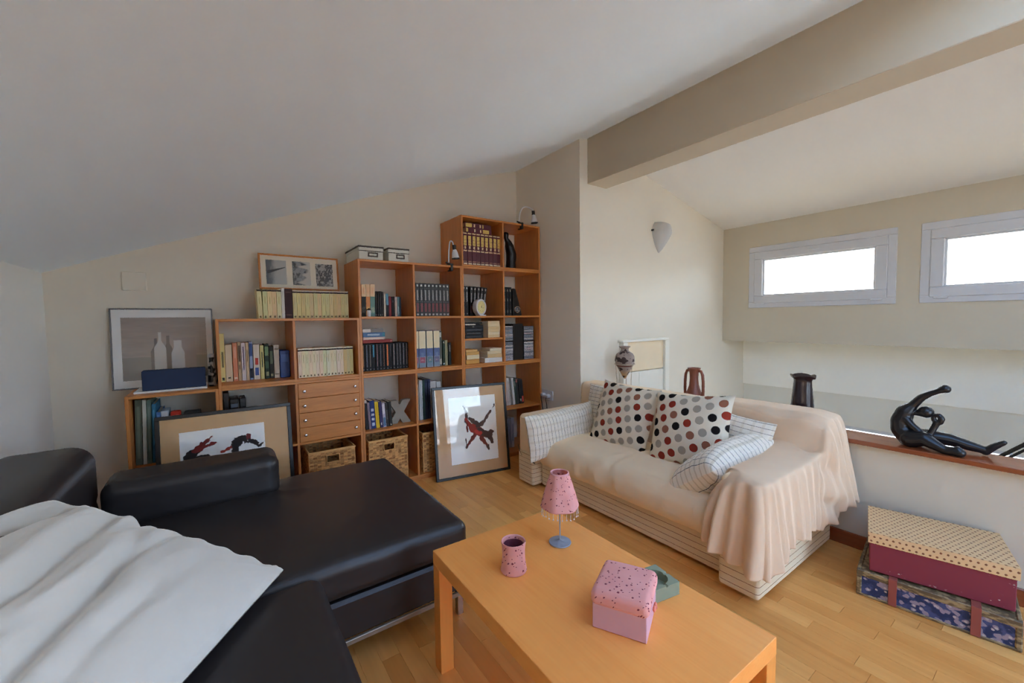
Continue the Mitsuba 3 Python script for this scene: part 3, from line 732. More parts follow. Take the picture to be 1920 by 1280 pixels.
for a in range(8):
    part(t, 'spoke', xf(cbox(-.001, .001, -.0062, -.0038, .006, .022, .0003), roty(a * math.pi / 4), (2.808, .1145, z2 + .060)), 'mat_white_plastic')
# black figurine in the topmost cell
def blend(bones, res=.006, smooth_it=8, cuts=()):
    """bones: chains of (x, y, z, r); hulls of spheres joined, refined, smoothed"""
    M = manifold3d.Manifold
    sph = lambda p: M.sphere(p[3], 14).translate([p[0], p[1], p[2]])
    tot = None
    for ch in bones:
        if len(ch) == 1: part_ = sph(ch[0])
        else:
            part_ = None
            for a, b in zip(ch[:-1], ch[1:]):
                h_ = M.batch_hull([sph(a), sph(b)]); part_ = h_ if part_ is None else part_ + h_
        tot = part_ if tot is None else tot + part_
    for c in cuts: tot = tot - c
    m = tot.refine_to_length(res).to_mesh()
    tm = trimesh.Trimesh(np.array(m.vert_properties[:, :3]), np.array(m.tri_verts), process=True)
    trimesh.smoothing.filter_taubin(tm, lamb=.5, nu=.52, iterations=smooth_it)
    return np.array(tm.vertices), np.array(tm.faces)
FX, FY = 2.775, .17
solo('black_figurine', blend([[(FX + .005, FY, zt1 + .010, .052), (FX + .008, FY, zt1 + .10, .046), (FX + .012, FY, zt1 + .16, .050)], [(FX + .012, FY, zt1 + .16, .050), (FX - .008, FY, zt1 + .225, .044), (FX - .02, FY, zt1 + .265, .030)],
                              [(FX - .02, FY, zt1 + .265, .028), (FX - .045, FY, zt1 + .300, .020), (FX - .048, FY, zt1 + .335, .029)], [(FX + .03, FY, zt1 + .20, .022), (FX + .055, FY, zt1 + .16, .018), (FX + .035, FY - .02, zt1 + .10, .018)]],
                             .008, 6, [manifold3d.Manifold.cube([.4, .4, .2]).translate([FX - .2, FY - .2, zt1 - .1997])]), 'mat_blacksculpt', 'black abstract figurine standing in the topmost right cell', 'figurine', smooth=True)
# column 5, third row: flat piles
def pile(items, x, y, z, group, where, cat='book'):
    """items from the bottom up: (length, thickness, depth, colour, dx, bands, description)"""
    for i, (l, th, d, c, dx, bands, desc) in enumerate(items):
        b = book_mesh(th - .0006, l, d, c, bands)
        lab = 'flat %s, %s from bottom %s' % (desc, ordinal(i), where)
        put_book(b, rotz((hash_(i, len(where)) - .5) * .05) @ roty(math.pi / 2), (x + dx, y, z + th + .0003), 'book', lab, cat, group)
        z += th
zs = 1.1335
pile([(.185, .029, .15, (26, 30, 34), .0, [(.05, .9, (60, 64, 68), .3)], 'black book'), (.180, .029, .15, (30, 28, 30), .004, [(.08, .85, (88, 90, 92), .35)], 'black book'), (.182, .031, .15, (24, 30, 38), .002, [(.05, .9, (70, 74, 80), .3)], 'black book'), (.182, .026, .15, (28, 26, 28), .0, [(.4, .5, (90, 90, 90), .2)], 'black book'), (.150, .014, .15, (30, 28, 28), .0, [(.0, .7, (216, 206, 196), .12)], 'dark book with white spine'), (.178, .012, .15, (34, 32, 32), .0, [], 'thin black book')],
     2.197, .05, zs, 'pile of black books', 'in the black pile under the clock')
pile([(.128, .025, .15, (216, 190, 146), .0, [], 'cream book'), (.126, .025, .15, (224, 206, 172), .002, [], 'cream book'), (.128, .024, .15, (218, 194, 150), .001, [], 'cream book'), (.130, .026, .15, (210, 184, 138), .003, [], 'cream book'), (.129, .026, .15, (226, 206, 168), .0, [], 'cream book'), (.126, .024, .15, (220, 196, 152), .001, [], 'cream book')],
     2.427, .04, zs, 'pile of cream books', 'in the cream pile under the clock')
pile([(.135, .030, .16, (206, 154, 80), .0, [], 'tan paperback'), (.134, .012, .16, (190, 140, 80), .0, [], 'thin tan paperback'), (.128, .036, .16, (220, 206, 170), .006, [], 'cream paperback'), (.133, .028, .16, (206, 160, 92), .0, [], 'tan paperback'), (.118, .020, .16, (216, 172, 108), .0, [], 'tan paperback')],
     2.197, .04, z3, 'pile of tan paperbacks', 'in the tan pile of the half-height cell')
pile([(.186, .042, .17, (216, 212, 206), .0, [(.25, .95, (206, 202, 198), .15)], 'thick white book'), (.155, .034, .15, (206, 176, 128), .03, [], 'cream book'), (.155, .026, .15, (214, 196, 160), .028, [], 'cream book'), (.130, .026, .15, (222, 208, 178), .055, [], 'cream book')],
     2.382, .03, z3, 'pile of white books', 'in the white pile of the half-height cell')
# column 6, third row: two disc racks with cases
t = thing('disc_tower', 'black rack between two columns of disc cases', 'rack')
part(t, 'body', cbox(2.732, 2.846, .07, .24, z3 + .0003, z3 + .345, .003), 'mat_black')
part(t, 'shelf', cbox(2.622, 2.732, .07, .22, z3 + .178, z3 + .186, .001), 'mat_black')
part(t, 'shelf', cbox(2.846, 2.985, .07, .22, z3 + .172, z3 + .180, .001), 'mat_black')
for ci, (xa, xb, tiers) in enumerate(((2.622, 2.729, ((.0006, .016), (.187, .0128))), (2.852, 2.978, ((.0006, .0155), (.181, .0128))))):
    for ti, (zz, th) in enumerate(tiers):
        for k in range(11):
            r = hash_(k + 11 * ti, ci + 5)
            c = [(176, 172, 178), (196, 178, 182), (150, 156, 166), (206, 200, 198), (120, 124, 134)][int(r * 5)]
            b = Build().add(pbox(xa, xb - .004 * hash_(k, ti + ci), .07, .19, z3 + zz + k * th, z3 + zz + k * th + th - .0012), (44, 44, 48)).add(pbox(xa + .003, xb - .008, .0694, .0704, z3 + zz + k * th + .0012, z3 + zz + k * th + th - .0026), c)
            solo('disc_case', b, 'mat_satin', 'disc case with %s spine, %s from bottom in the %s %s stack' % (['grey', 'pink', 'blue-grey', 'white', 'slate'][int(r * 5)], ordinal(k), ('lower', 'upper')[ti], ('left', 'right')[ci]), 'disc case', 'disc cases in the black rack')
# column 3, third row: dark spines with four books lying on them
SP = [(150, 110, 70), (110, 112, 124), (120, 116, 110), (70, 140, 166), (130, 100, 104), (90, 96, 104), (120, 80, 64), (212, 124, 76), (60, 60, 64), (150, 140, 138), (110, 108, 112), (120, 118, 120), (130, 128, 130), (120, 110, 108)]
row([(1.335 + i * .0268, 1.3608 + i * .0268, .2115 if i < 9 else .2115 + .004 * hash_(i, 2), (24, 25, 29), [(.5 if i in (3, 8) else .15, .96, SP[i], .26 if i in (3, 7) else .36), (.04, .07, (150, 146, 146), .34)], ['black book with orange flecks', 'black book with a grey title', 'black book with a pale title', 'black book with a blue upper half', 'black book with a mauve title', 'black book with a slate title', 'black book with a brown title', 'black book with a bright orange spine block', 'plain black book', 'black book with a white title', 'black book with a small grey title', 'black book with a dull white title', 'black book with a light title', 'black book with a brownish title'][i]) for i in range(14)],
    .135, z3, 'black books under the red book', 'under the flat red book', depth=.15)
pile([(.232, .026, .15, (150, 66, 64), .0, [(.93, .97, (200, 150, 140), .3)], 'red book'), (.17, .021, .14, (214, 186, 172), .002, [(.05, .9, (226, 210, 200), .25)], 'pinkish white book'), (.172, .036, .14, (86, 124, 166), .002, [(.2, .75, (176, 196, 214), .3), (.88, .98, (80, 150, 160), .1)], 'blue book'), (.163, .029, .14, (140, 138, 134), .0, [(.0, .38, (222, 218, 210), .05)], 'grey and white book')],
     1.349, .14, z3 + .2165, 'books lying on the black row', 'of those lying on the black row')
# column 4, third row
def cl(i): return [(.52, .99, (226, 214, 180), .0), (.30, .52, (90, 106, 150), .0), (.28, .40, (120, 140, 170), .3), (.12, .28, [(150, 96, 120), (150, 80, 100), (96, 130, 140), (110, 110, 140)][i], .1), (.02, .13, (120, 140, 160), .05), (.17, .22, (206, 170, 180), .3)]
row([(x0, x1, .303, (150, 156, 170), cl(i), 'tall cream book with picture spine') for i, (x0, x1) in enumerate(((1.7325, 1.776), (1.779, 1.838), (1.8475, 1.904), (1.910, 1.964)))], .075, z3, 'tall cream picture-spined books', 'beside the half-height shelf', depth=.22)
row([(1.970, 1.997, .297, (86, 90, 80), [(.82, .96, (190, 190, 180), .2), (.04, .2, (180, 176, 160), .15)], 'tall grey-green book'), (2.002, 2.022, .212, (40, 58, 44), [(.9, .97, (170, 170, 160), .2), (.04, .1, (180, 190, 190), .1)], 'dark green book'), (2.025, 2.050, .216, (160, 158, 124), [(.1, .9, (140, 138, 110), .4)], 'olive book'), (2.057, 2.083, .193, (30, 38, 36), [(.6, .9, (120, 120, 116), .3)], 'blackish book', .0)], .10, z3, 'thin books beside the picture-spined books', 'of those right of the tall picture-spined books', depth=.18)
# column 3, fourth row, and the letter X
row([(1.330, 1.353, .228, (34, 34, 38), [(.9, 1.0, (190, 184, 180), .0)], 'black book with a white top'), (1.3535, 1.371, .208, (136, 122, 136), [(.1, .9, (110, 98, 112), .4)], 'narrow mauve-grey book'), (1.372, 1.408, .217, (34, 54, 112), [(.1, .22, (180, 190, 210), .2), (.3, .38, (200, 206, 216), .2), (.46, .54, (200, 206, 216), .2), (.62, .72, (180, 190, 210), .2)], 'blue book with white blocks on the spine'), (1.409, 1.437, .206, (222, 186, 46), [(.1, .9, (206, 168, 30), .4)], 'bright yellow book'),
     (1.4385, 1.461, .203, (54, 50, 92), [(.1, .2, (200, 200, 206), .3)], 'violet-blue book'), (1.4625, 1.486, .190, (176, 166, 186), [(.55, .95, (220, 214, 220), .1), (.05, .4, (84, 120, 150), .1)], 'white and light blue book'), (1.487, 1.511, .190, (46, 44, 44), [(.3, .7, (90, 88, 84), .35)], 'black book with a grey title'), (1.512, 1.536, .194, (36, 36, 34), [(.04, .1, (170, 170, 160), .3)], 'black book at the end of the row')],
    .06, z4, 'books beside the letter X', 'beside the letter X', lean=-.055, depth=.15)
Xp = []
for s in (-1, 1):
    Xp.append(manifold3d.Manifold.cube([.058, .05, .26], True).rotate([0, s * 31, 0]))
Xm = (Xp[0] + Xp[1]) ^ manifold3d.Manifold.cube([.4, .2, .186], True)
mm = Xm.to_mesh()
solo('letter_x', xf((np.array(mm.vert_properties[:, :3]), np.array(mm.tri_verts)), rotz(-.06), (1.615, .13, z4 + .0936)), 'mat_concrete', 'grey concrete-like letter X standing beside the yellow book', 'letter')
# column 4, fourth row: binders
row([(1.7325, 1.770, .30, (206, 190, 176), [(.7, .98, (220, 206, 190), .1), (.05, .2, (190, 120, 90), .2)], 'pale binder'), (1.776, 1.805, .333, (190, 196, 198), [(.1, .9, (170, 178, 182), .35)], 'silver grey binder'), (1.806, 1.827, .331, (40, 66, 62), [], 'dark green binder'), (1.828, 1.852, .335, (30, 40, 66), [(.6, .9, (60, 70, 96), .3)], 'dark navy binder'), (1.853, 1.877, .334, (28, 36, 70), [(.6, .9, (60, 70, 96), .3)], 'navy blue binder')],
    .09, z4, 'binders behind the leaning picture', 'of those behind the leaning bird-like picture', depth=.22)
solo('white_carton', Build().add(cbox(1.882, 1.938, .11, .21, z4 + .0003, z4 + .312, .003), (206, 200, 196)), 'mat_paint', 'white carton showing above the leaning picture, beside the navy binders', 'box')
solo('white_carton', Build().add(xf(cbox(-.02, .02, -.05, .05, 0, .30, .003), roty(-.08), (1.985, .16, z4 + .004))), 'mat_paint', 'small slanting white carton peeping over the leaning picture, further right', 'box')
# column 6, fourth row: leaning books
row([(2.640, 2.660, .262, (110, 56, 52), [(.1, .9, (150, 120, 116), .36)], 'maroon book'), (2.662, 2.692, .270, (196, 180, 172), [(.1, .9, (170, 150, 146), .4)], 'greyish white book'), (2.694, 2.716, .268, (206, 196, 184), [(.1, .9, (130, 120, 116), .4)], 'white book'), (2.718, 2.738, .262, (120, 112, 104), [], 'grey-brown book'), (2.740, 2.766, .264, (206, 202, 194), [(.12, .9, (150, 146, 146), .4)], 'off-white book'), (2.768, 2.790, .256, (46, 60, 52), [(.7, .9, (110, 120, 110), .2)], 'dark green book'),
     (2.792, 2.818, .250, (52, 50, 48), [(.85, .98, (150, 90, 80), .1)], 'dark grey book'), (2.820, 2.846, .244, (30, 30, 30), [(.1, .2, (170, 170, 170), .2)], 'black book'), (2.848, 2.874, .240, (34, 28, 28), [(.06, .3, (206, 76, 62), .15)], 'black book with a red block')],
    .10, z4 + .001, 'leaning books above the sofa', 'above the left sofa arm', lean=-.10, depth=.18)
# column 6, fifth row
zf = .0465
row([(2.66 + i * .036, 2.694 + i * .036, .29, [(150, 148, 150), (120, 116, 124), (160, 152, 156)][i], [(.2, .8, (110, 108, 116), .3)], 'grey upright file') for i in range(3)], .13, zf, 'grey files on the lowest shelf', 'of those on the lowest shelf behind the sofa', depth=.22)
# leftmost unit, fourth row
row([(.0185, .050, .385, (86, 92, 74), [(.1, .9, (110, 116, 96), .3)], 'tall olive grey file'), (.052, .070, .382, (196, 196, 180), [], 'narrow pale file'), (.0715, .092, .380, (96, 116, 104), [(.2, .9, (120, 136, 124), .3)], 'grey-green file'), (.0935, .112, .352, (50, 110, 140), [(.3, .9, (76, 140, 170), .3)], 'teal blue file'), (.1135, .134, .30, (60, 110, 170), [(.5, .95, (110, 160, 206), .2)], 'bright blue file')],
    .10, z4, 'files in the leftmost unit', 'of those in the leftmost unit', lean=.028, depth=.25)
solo('pale_box', Build().add(cbox(.142, .180, .10, .22, z4 + .0003, z4 + .306, .002), (176, 190, 200)).add(pbox(.148, .174, .0994, .1002, z4 + .27, z4 + .30), (210, 214, 216)), 'mat_paint', 'small pale blue-grey box standing beside the bright blue file', 'box')
solo('red_tin', Build().add(cbox(.187, .236, .09, .15, z4 + .0003, z4 + .296, .006), (206, 58, 40)).add(cbox(.195, .228, .0892, .0903, z4 + .255, z4 + .275, .0004), (230, 150, 130)), 'mat_satin', 'bright red tin glimpsed above the left leaning picture', 'tin')
solo('grey_card', Build().add(cbox(.245, .33, .12, .30, z4 + .0003, z4 + .262, .003), (92, 92, 90)), 'mat_paint', 'grey folder block right of the red tin', 'folder')
# column 1, fourth row: small equipment
t = thing('media_player', 'black upright electronic box in the dim cell left of the drawers', 'electronics')
part(t, 'body', cbox(.452, .482, .15, .30, z4 + .0003, z4 + .372, .003), 'mat_black')
part(t, 'front_panel', cbox(.455, .479, .148, .1495, z4 + .19, z4 + .25, .0005), 'mat_greyblue')
mat('mat_greyblue', rgb(92, 104, 118), 0.4, 0.5)
t = thing('stacked_device', 'low dark electronic device with a grey front in the dim cell', 'electronics')
part(t, 'body', cbox(.487, .534, .15, .32, z4 + .0003, z4 + .326, .003), 'mat_black')
part(t, 'front_panel', cbox(.490, .531, .148, .1495, z4 + .27, z4 + .295, .0005), 'mat_greyblue')
solo('square_speaker', Build().add(cbox(.540, .574, .15, .29, z4 + .0003, z4 + .328, .003), (34, 33, 34)).add(cbox(.544, .570, .1488, .1502, z4 + .27, z4 + .318, .0005), (60, 58, 56)), 'mat_satin', 'small square black speaker left of the drawers', 'speaker')

# ------------------------------------------------------------------ wicker baskets
def basket(label, x0, x1, y0, y1, z0, z1):
    t = thing('wicker_basket', label, 'basket', 'wicker baskets on the lowest shelf')
    def weave(P0, ex, en, wdt, hgt, hole=None):
        """rows of strands in and out around stakes; P0 lower corner, ex along, en outward"""
        V, F, U, o = [], [], [], 0
        rows = int(hgt / .0125); cols = int(wdt / .024)
        for r in range(rows):
            for c in range(cols):
                za = r * hgt / rows; xa = c * wdt / cols
                if hole and hole[0] < xa + .015 < hole[1] and hole[2] < za + .008 < hole[3]: continue
                out = .0042 if (r + c) % 2 else .0012
                q = P0 + ex * (xa + wdt / cols / 2) + np.array([0, 0, za + hgt / rows / 2])
                m = cbox(-wdt / cols / 2 * 1.02, wdt / cols / 2 * 1.02, -.003, .003, -hgt / rows * .46, hgt / rows * .46, .0022)
                R = np.stack([ex, en, [0, 0, 1]], 1)
                v = m[0] @ R.T + q + en * out
                V.append(v); F.append(m[1] if np.linalg.det(R) > 0 else m[1][:, ::-1]); U.append(np.tile([random.random(), 0], (24, 1)))
        for c in range(cols + 1):
            q = P0 + ex * (c * wdt / cols)
            if hole and hole[0] < c * wdt / cols < hole[1]:
                spans = ((0, hole[2]), (hole[3], hgt))
            else: spans = ((0, hgt),)
            for a, b in spans:
                m = cbox(-.0022, .0022, -.004, .0052, a, b, .0015)
                R = np.stack([ex, en, [0, 0, 1]], 1)
                V.append(m[0] @ R.T + q); F.append(m[1] if np.linalg.det(R) > 0 else m[1][:, ::-1]); U.append(np.tile([.75 + .2 * random.random(), 0], (24, 1)))
        for k, f in enumerate(F): F[k] = f + 24 * k
        return np.vstack(V), np.vstack(F), np.vstack(U)
    X, Y = np.array([1.0, 0, 0]), np.array([0, 1.0, 0])
    w, d, h = x1 - x0, y1 - y0, z1 - z0 - .014
    sides = [(np.array([x0, y0, z0]), X, -Y, w, (w * .38, w * .64, h - .075, h - .030)), (np.array([x0, y1, z0]), X, Y, w, None), (np.array([x0, y0, z0]), Y, -X, d, None), (np.array([x1, y0, z0]), Y, X, d, None)]
    names = ['front_weave', 'back_weave', 'side_weave', 'side_weave']
    for (p, ex, en, wd, hole), nm in zip(sides, names):
        v, f, u = weave(p, ex, en, wd, h, hole)
        k = part(t, nm, (v, f), 'mat_wicker', uv=u, kind='stuff')
    rim = join(cbox(x0 - .008, x1 + .008, y0 - .008, y0 + .006, z1 - .016, z1, .005), cbox(x0 - .008, x1 + .008, y1 - .006, y1 + .008, z1 - .016, z1, .005), cbox(x0 - .008, x0 + .006, y0 + .006, y1 - .006, z1 - .016, z1, .005), cbox(x1 - .006, x1 + .008, y0 + .006, y1 - .006, z1 - .016, z1, .005))
    part(t, 'rim', rim, 'mat_wicker', uv=np.tile([.85, 0], (len(rim[0]), 1)))
    hx0, hx1, hz0, hz1 = x0 + w * .38, x0 + w * .64, z0 + h - .075, z0 + h - .030
    fr_ = join(cbox(hx0, hx1, y0 - .008, y0 + .004, hz0 - .006, hz0, .002), cbox(hx0, hx1, y0 - .008, y0 + .004, hz1, hz1 + .006, .002), cbox(hx0 - .006, hx0, y0 - .008, y0 + .004, hz0 - .006, hz1 + .006, .002), cbox(hx1, hx1 + .006, y0 - .008, y0 + .004, hz0 - .006, hz1 + .006, .002))
    part(t, 'handle_opening', fr_, 'mat_wicker', uv=np.tile([.8, 0], (len(fr_[0]), 1)))
    bt = cbox(x0 + .004, x1 - .004, y0 + .004, y1 - .004, z0, z0 + .006, .001)
    part(t, 'base', bt, 'mat_wicker', uv=np.tile([.4, 0], (24, 1)))
basket('wicker basket with a slot handle on the lowest shelf under the four drawers', .925, 1.232, .035, .36, .0472, .378)
basket('wicker basket with a slot handle on the lowest shelf under the letter X', 1.340, 1.636, .030, .36, .0472, .386)
basket('wicker basket half hidden behind the picture leaning beside the sofa', 1.775, 2.09, .030, .36, .0472, .376)

# ------------------------------------------------------------------ on top of the bookcase
def storage_box(label, x0, x1, y0, y1, z0, z1):
    t = thing('storage_box', label, 'storage box', 'white storage boxes on the bookcase')
    hb = z0 + (z1 - z0) * .70
    part(t, 'body', cbox(x0 + .003, x1 - .003, y0 + .003, y1 - .003, z0 + .0003, hb, .004), 'mat_box')
    part(t, 'lid', cbox(x0, x1, y0, y1, hb - .006, z1, .005), 'mat_box')
    part(t, 'trim', join(cbox(x0 - .002, x1 + .002, y0 - .002, y0 + .003, z1 - .010, z1 + .002, .001), cbox(x0 - .002, x1 + .002, y1 - .003, y1 + .002, z1 - .010, z1 + .002, .001), cbox(x0 - .002, x0 + .003, y0 + .003, y1 - .003, z1 - .012, z1 + .002, .001), cbox(x1 - .003, x1 + .002, y0 + .003, y1 - .003, z1 - .012, z1 + .002, .001),
                         cbox(x0 - .001, x1 + .001, y0 - .001, y0 + .002, hb - .008, hb - .003, .001)), 'mat_darktrim', label='dark edging')
    w, h = (x1 - x0) * .40, (z1 - z0) * .34
    xc, zc_ = (x0 + x1) / 2 + .012, z0 + (hb - z0) * .55
    b = .009
    part(t, 'label_holder', join(cbox(xc - w / 2, xc + w / 2, y0 - .004, y0 + .003, zc_ + h / 2 - b, zc_ + h / 2, .001), cbox(xc - w / 2, xc + w / 2, y0 - .004, y0 + .003, zc_ - h / 2, zc_ - h / 2 + b, .001), cbox(xc - w / 2, xc - w / 2 + b, y0 - .004, y0 + .003, zc_ - h / 2 + b, zc_ + h / 2 - b, .001), cbox(xc + w / 2 - b, xc + w / 2, y0 - .004, y0 + .003, zc_ - h / 2 + b, zc_ + h / 2 - b, .001)), 'mat_darktrim', label='dark metal label holder')
    part(t, 'card', cbox(xc - w / 2 + b, xc + w / 2 - b, y0 - .0005, y0 + .003, zc_ - h / 2 + b, zc_ + h / 2 - b, .0005), 'mat_box')
mat('mat_box', rgb(206, 204, 192), 0.6, 0.35)
mat('mat_darktrim', rgb(58, 46, 36), 0.45, 0.5)
storage_box('larger white lidded storage box with dark edging, the left one on the bookcase', 1.303, 1.488, .012, .385, ZR[1], ZR[1] + .098)
storage_box('smaller white lidded storage box with dark edging, beside the larger one', 1.523, 1.690, .012, .372, ZR[1], ZR[1] + .100)

# clamp lamps
def clamp_lamp(label, base, pts, head, tilt):
    t = thing('clamp_lamp', label, 'lamp', 'clamp lamps on the bookcase')
    x, y, z = base
    part(t, 'clamp', join(cbox(x - .016, x + .016, y - .03, y + .05, z + .0004, z + .016, .003), cbox(x - .012, x + .012, y - .034, y - .0005, z - .040, z + .004, .003), cbox(x - .010, x + .010, y - .034, y + .03, z - .046, z - .036, .003), xf(cbox(-.03, .006, -.006, .006, -.006, .006, .002), roty(.25), (x - .012, y, z + .018))), 'mat_black')
    part(t, 'gooseneck', tube(pts, .0058, 10), 'mat_white_plastic', smooth=40)
    R = roty(tilt)
    part(t, 'collar', xf(lathe([(0, .070), (.0135, .070), (.0155, .064), (.0155, .034), (.012, .030), (0, .030)][::-1], 24), R, head), 'mat_black', smooth=40)
    part(t, 'shade', xf(lathe([(.0290, -.040), (.0300, -.040), (.0315, -.036), (.022, .010), (.014, .032), (0, .034), (0, .032), (.0125, .030), (.0205, .008), (.0290, -.040)], 28), R, head), 'mat_white_plastic', smooth=40)
    part(t, 'rim', xf(lathe([(.029, -.048), (.0325, -.048), (.0325, -.038), (.029, -.038), (.029, -.048)], 28), R, head), 'mat_black', smooth=30)
    part(t, 'bulb', xf(ball((0, 0, -.030), .013, 2), R, head), 'mat_white_plastic', smooth=True)
def arc(p0, p1, top, n=18, dy=0.0):
    a = np.linspace(0, 1, n)
    xs = p0[0] + (p1[0] - p0[0]) * (1 - np.cos(a * np.pi)) / 2
    zs = np.where(a < .5, p0[2] + (top - p0[2]) * np.sin(np.clip(a * np.pi, 0, np.pi / 2)) ** .75, p1[2] + (top - p1[2]) * np.sin(np.clip(a * np.pi, np.pi / 2, np.pi)) ** .85)
    ys = p0[1] + (p1[1] - p0[1]) * a
    return np.stack([xs, ys, zs], 1)
clamp_lamp('white clamp lamp with black collar on the bookcase top, neck bent in an arch', (2.800, .030, ZR[0]), arc((2.788, .035, ZR[0] + .016), (2.938, .012, ZR[0] + .205 - .065), ZR[0] + .172), (2.945, .008, ZR[0] + .073), -.12)
clamp_lamp('white clamp lamp with black collar beside the maroon encyclopedias, neck folded tight', (2.055, .030, ZR[1]), arc((2.045, .035, ZR[1] + .016), (2.077, .006, ZR[1] + .165), ZR[1] + .205), (2.085, -.006, ZR[1] + .100), -.12)

# ------------------------------------------------------------------ pictures
def picture(name, label, TL, TR, BL, depth, bar, mats, prints, cat='picture', bar_mat='mat_black', glass=True):
    """prints: list of (name, u0, u1, v0, v1 (from the bottom), material, label)"""
    R, c, w, h = frame_from(TL, TR, BL)
    t = thing(name, label, cat)
    P = lambda m: xf(m, R, c)
    fr_ = join(cbox(-w / 2, w / 2, 0, depth, h / 2 - bar, h / 2, .002), cbox(-w / 2, w / 2, 0, depth, -h / 2, -h / 2 + bar, .002), cbox(-w / 2, -w / 2 + bar, 0, depth, -h / 2 + bar, h / 2 - bar, .002), cbox(w / 2 - bar, w / 2, 0, depth, -h / 2 + bar, h / 2 - bar, .002))
    part(t, 'frame', P(fr_), bar_mat)
    part(t, 'mount', P(cbox(-w / 2 + bar, w / 2 - bar, .0065, depth - .001, -h / 2 + bar, h / 2 - bar, .0003)), mats)
    for nm, u0, u1, v0, v1, m, lb in prints:
        pm, uv = panel((u1 - u0) * w, (v1 - v0) * h, .0008)
        part(t, nm, P(xf(pm, None, ((u0 + u1) / 2 * w - w / 2, .0056, (v0 + v1) / 2 * h - h / 2))), m, uv=uv, label=lb)
    if glass:
        a, b = w / 2 - bar + .002, h / 2 - bar + .002
        part(t, 'glass', P((np.array([[-a, .0035, -b], [a, .0035, -b], [a, .0035, b], [-a, .0035, b]]), np.array([[0, 1, 2], [0, 2, 3]]))), 'mat_pane')
    return t

def seg(u, v, ax, ay, bx, by):
    """distance to a segment"""
    dx, dy = bx - ax, by - ay
    t = dr.clip(((u - ax) * dx + (v - ay) * dy) / (dx * dx + dy * dy), 0, 1)
    return dr.hypot(u - ax - t * dx, v - ay - t * dy), t
def strokes(u, v, base, items, rough):
    n = (fbm(u * 26, v * 26, 3.0, 3) - .5) * rough
    c = mi.Color3f(base)
    for ax, ay, bx, by, ra, rb, col in items:
        d, t = seg(u, v, ax, ay, bx, by)
        k = sstep(-.004, .004, ra + (rb - ra) * t + n - d)
        c = c * (1 - k) + mi.Color3f(L(*col)) * k
    return c
RED, DRK, BLK = (150, 44, 36), (74, 52, 46), (40, 32, 32)
def print_left(p, n, uv):
    # the sheet is about as wide as high; brush strokes in its lower half
    items = [(.10, .36, .22, .46, .060, .05, BLK), (.18, .44, .36, .60, .045, .016, (120, 40, 36)), (.20, .44, .38, .50, .035, .02, (130, 44, 40)), (.09, .30, .30, .32, .05, .03, BLK), (.46, .36, .62, .41, .012, .024, (150, 52, 44)),
             (.62, .30, .64, .46, .030, .055, BLK), (.64, .46, .72, .50, .055, .05, BLK), (.72, .50, .78, .44, .05, .02, BLK), (.80, .54, .80, .46, .025, .03, (120, 44, 44)), (.80, .46, .92, .40, .03, .02, BLK), (.92, .36, 1.0, .42, .03, .01, BLK),
             (.25, .2, .6, .12, .03, .05, BLK), (.6, .14, .85, .24, .04, .02, RED)]
    return strokes(uv.x, (uv.y - .47) / .75, L(238, 238, 236), items, .05)
mat('mat_print_left', mikit.proc(print_left), 0.6, 0.3)
def print_right(p, n, uv):
    items = [(.30, .86, .36, .76, .012, .030, DRK), (.36, .74, .35, .62, .03, .035, DRK), (.34, .66, .46, .50, .028, .05, RED), (.42, .66, .60, .55, .03, .045, DRK), (.36, .60, .36, .48, .02, .02, (110, 38, 34)), (.46, .52, .66, .42, .06, .075, RED), (.60, .46, .84, .36, .05, .06, DRK), (.58, .53, .70, .58, .03, .03, DRK),
             (.68, .55, .88, .74, .028, .022, (90, 66, 58)), (.88, .74, .97, .82, .006, .004, DRK), (.98, .83, .98, .835, .012, .012, DRK), (.50, .40, .34, .26, .035, .022, (110, 40, 36)), (.33, .24, .32, .36, .022, .01, DRK), (.64, .36, .78, .20, .035, .025, (110, 40, 36)), (.78, .20, .80, .16, .035, .02, DRK), (.84, .40, .88, .26, .045, .03, DRK), (.86, .42, .92, .42, .03, .02, DRK),
             (.55, .45, .64, .42, .03, .03, (186, 58, 50))]
    return strokes(uv.x, uv.y, L(238, 236, 228), items, .035)
mat('mat_print_right', mikit.proc(print_right), 0.6, 0.3)
def still_life(p, n, uv):
    u, v = uv.x, uv.y
    g = fbm(u * 5, v * 22, 1.0, 3)
    c = mix(L(146, 134, 126), L(168, 154, 144), g)
    c = mix(c, L(138, 132, 122), 1 - sstep(.36, .38, v + .01 * noise(u * 9, 0, 0)))
    def blob(x0, x1, y0, y1, top, col, c):
        h = dr.clip((v - y0) / (y1 - y0), 0, 1)
        half = (x1 - x0) / 2 * dr.select(h < .55, 1.0, 1.0 - (1 - top) * sstep(.55, .8, h))
        k = sstep(-.006, .006, half - dr.abs(u - (x0 + x1) / 2)) * dr.select((v > y0) & (v < y1), 1.0, 0.0)
        return c * (1 - k) + mi.Color3f(L(*col)) * k
    c = blob(.58, .86, .15, .66, .95, (150, 136, 132), c)
    c = blob(.47, .58, .15, .70, .35, (112, 104, 98), c)
    c = blob(.32, .44, .15, .66, .3, (104, 96, 94), c)
    c = blob(.36, .50, .15, .76, .25, (192, 190, 186), c)
    c = blob(.56, .72, .12, .62, .6, (188, 188, 188), c)
    return c
mat('mat_still_life', mikit.proc(still_life), 0.7, 0.25)
def photo_a(p, n, uv):
    u, v = uv.x, uv.y
    c = mix(L(84, 92, 98), L(176, 176, 172), sstep(.1, .55, u + .25 * (fbm(u * 9, v * 5, 0, 3) - .5)))
    d, t = seg(u, v, .1, .5, .95, .72)
    return mix(c, L(40, 40, 42), sstep(-.02, .02, .05 * (1 - t) + .012 - d))
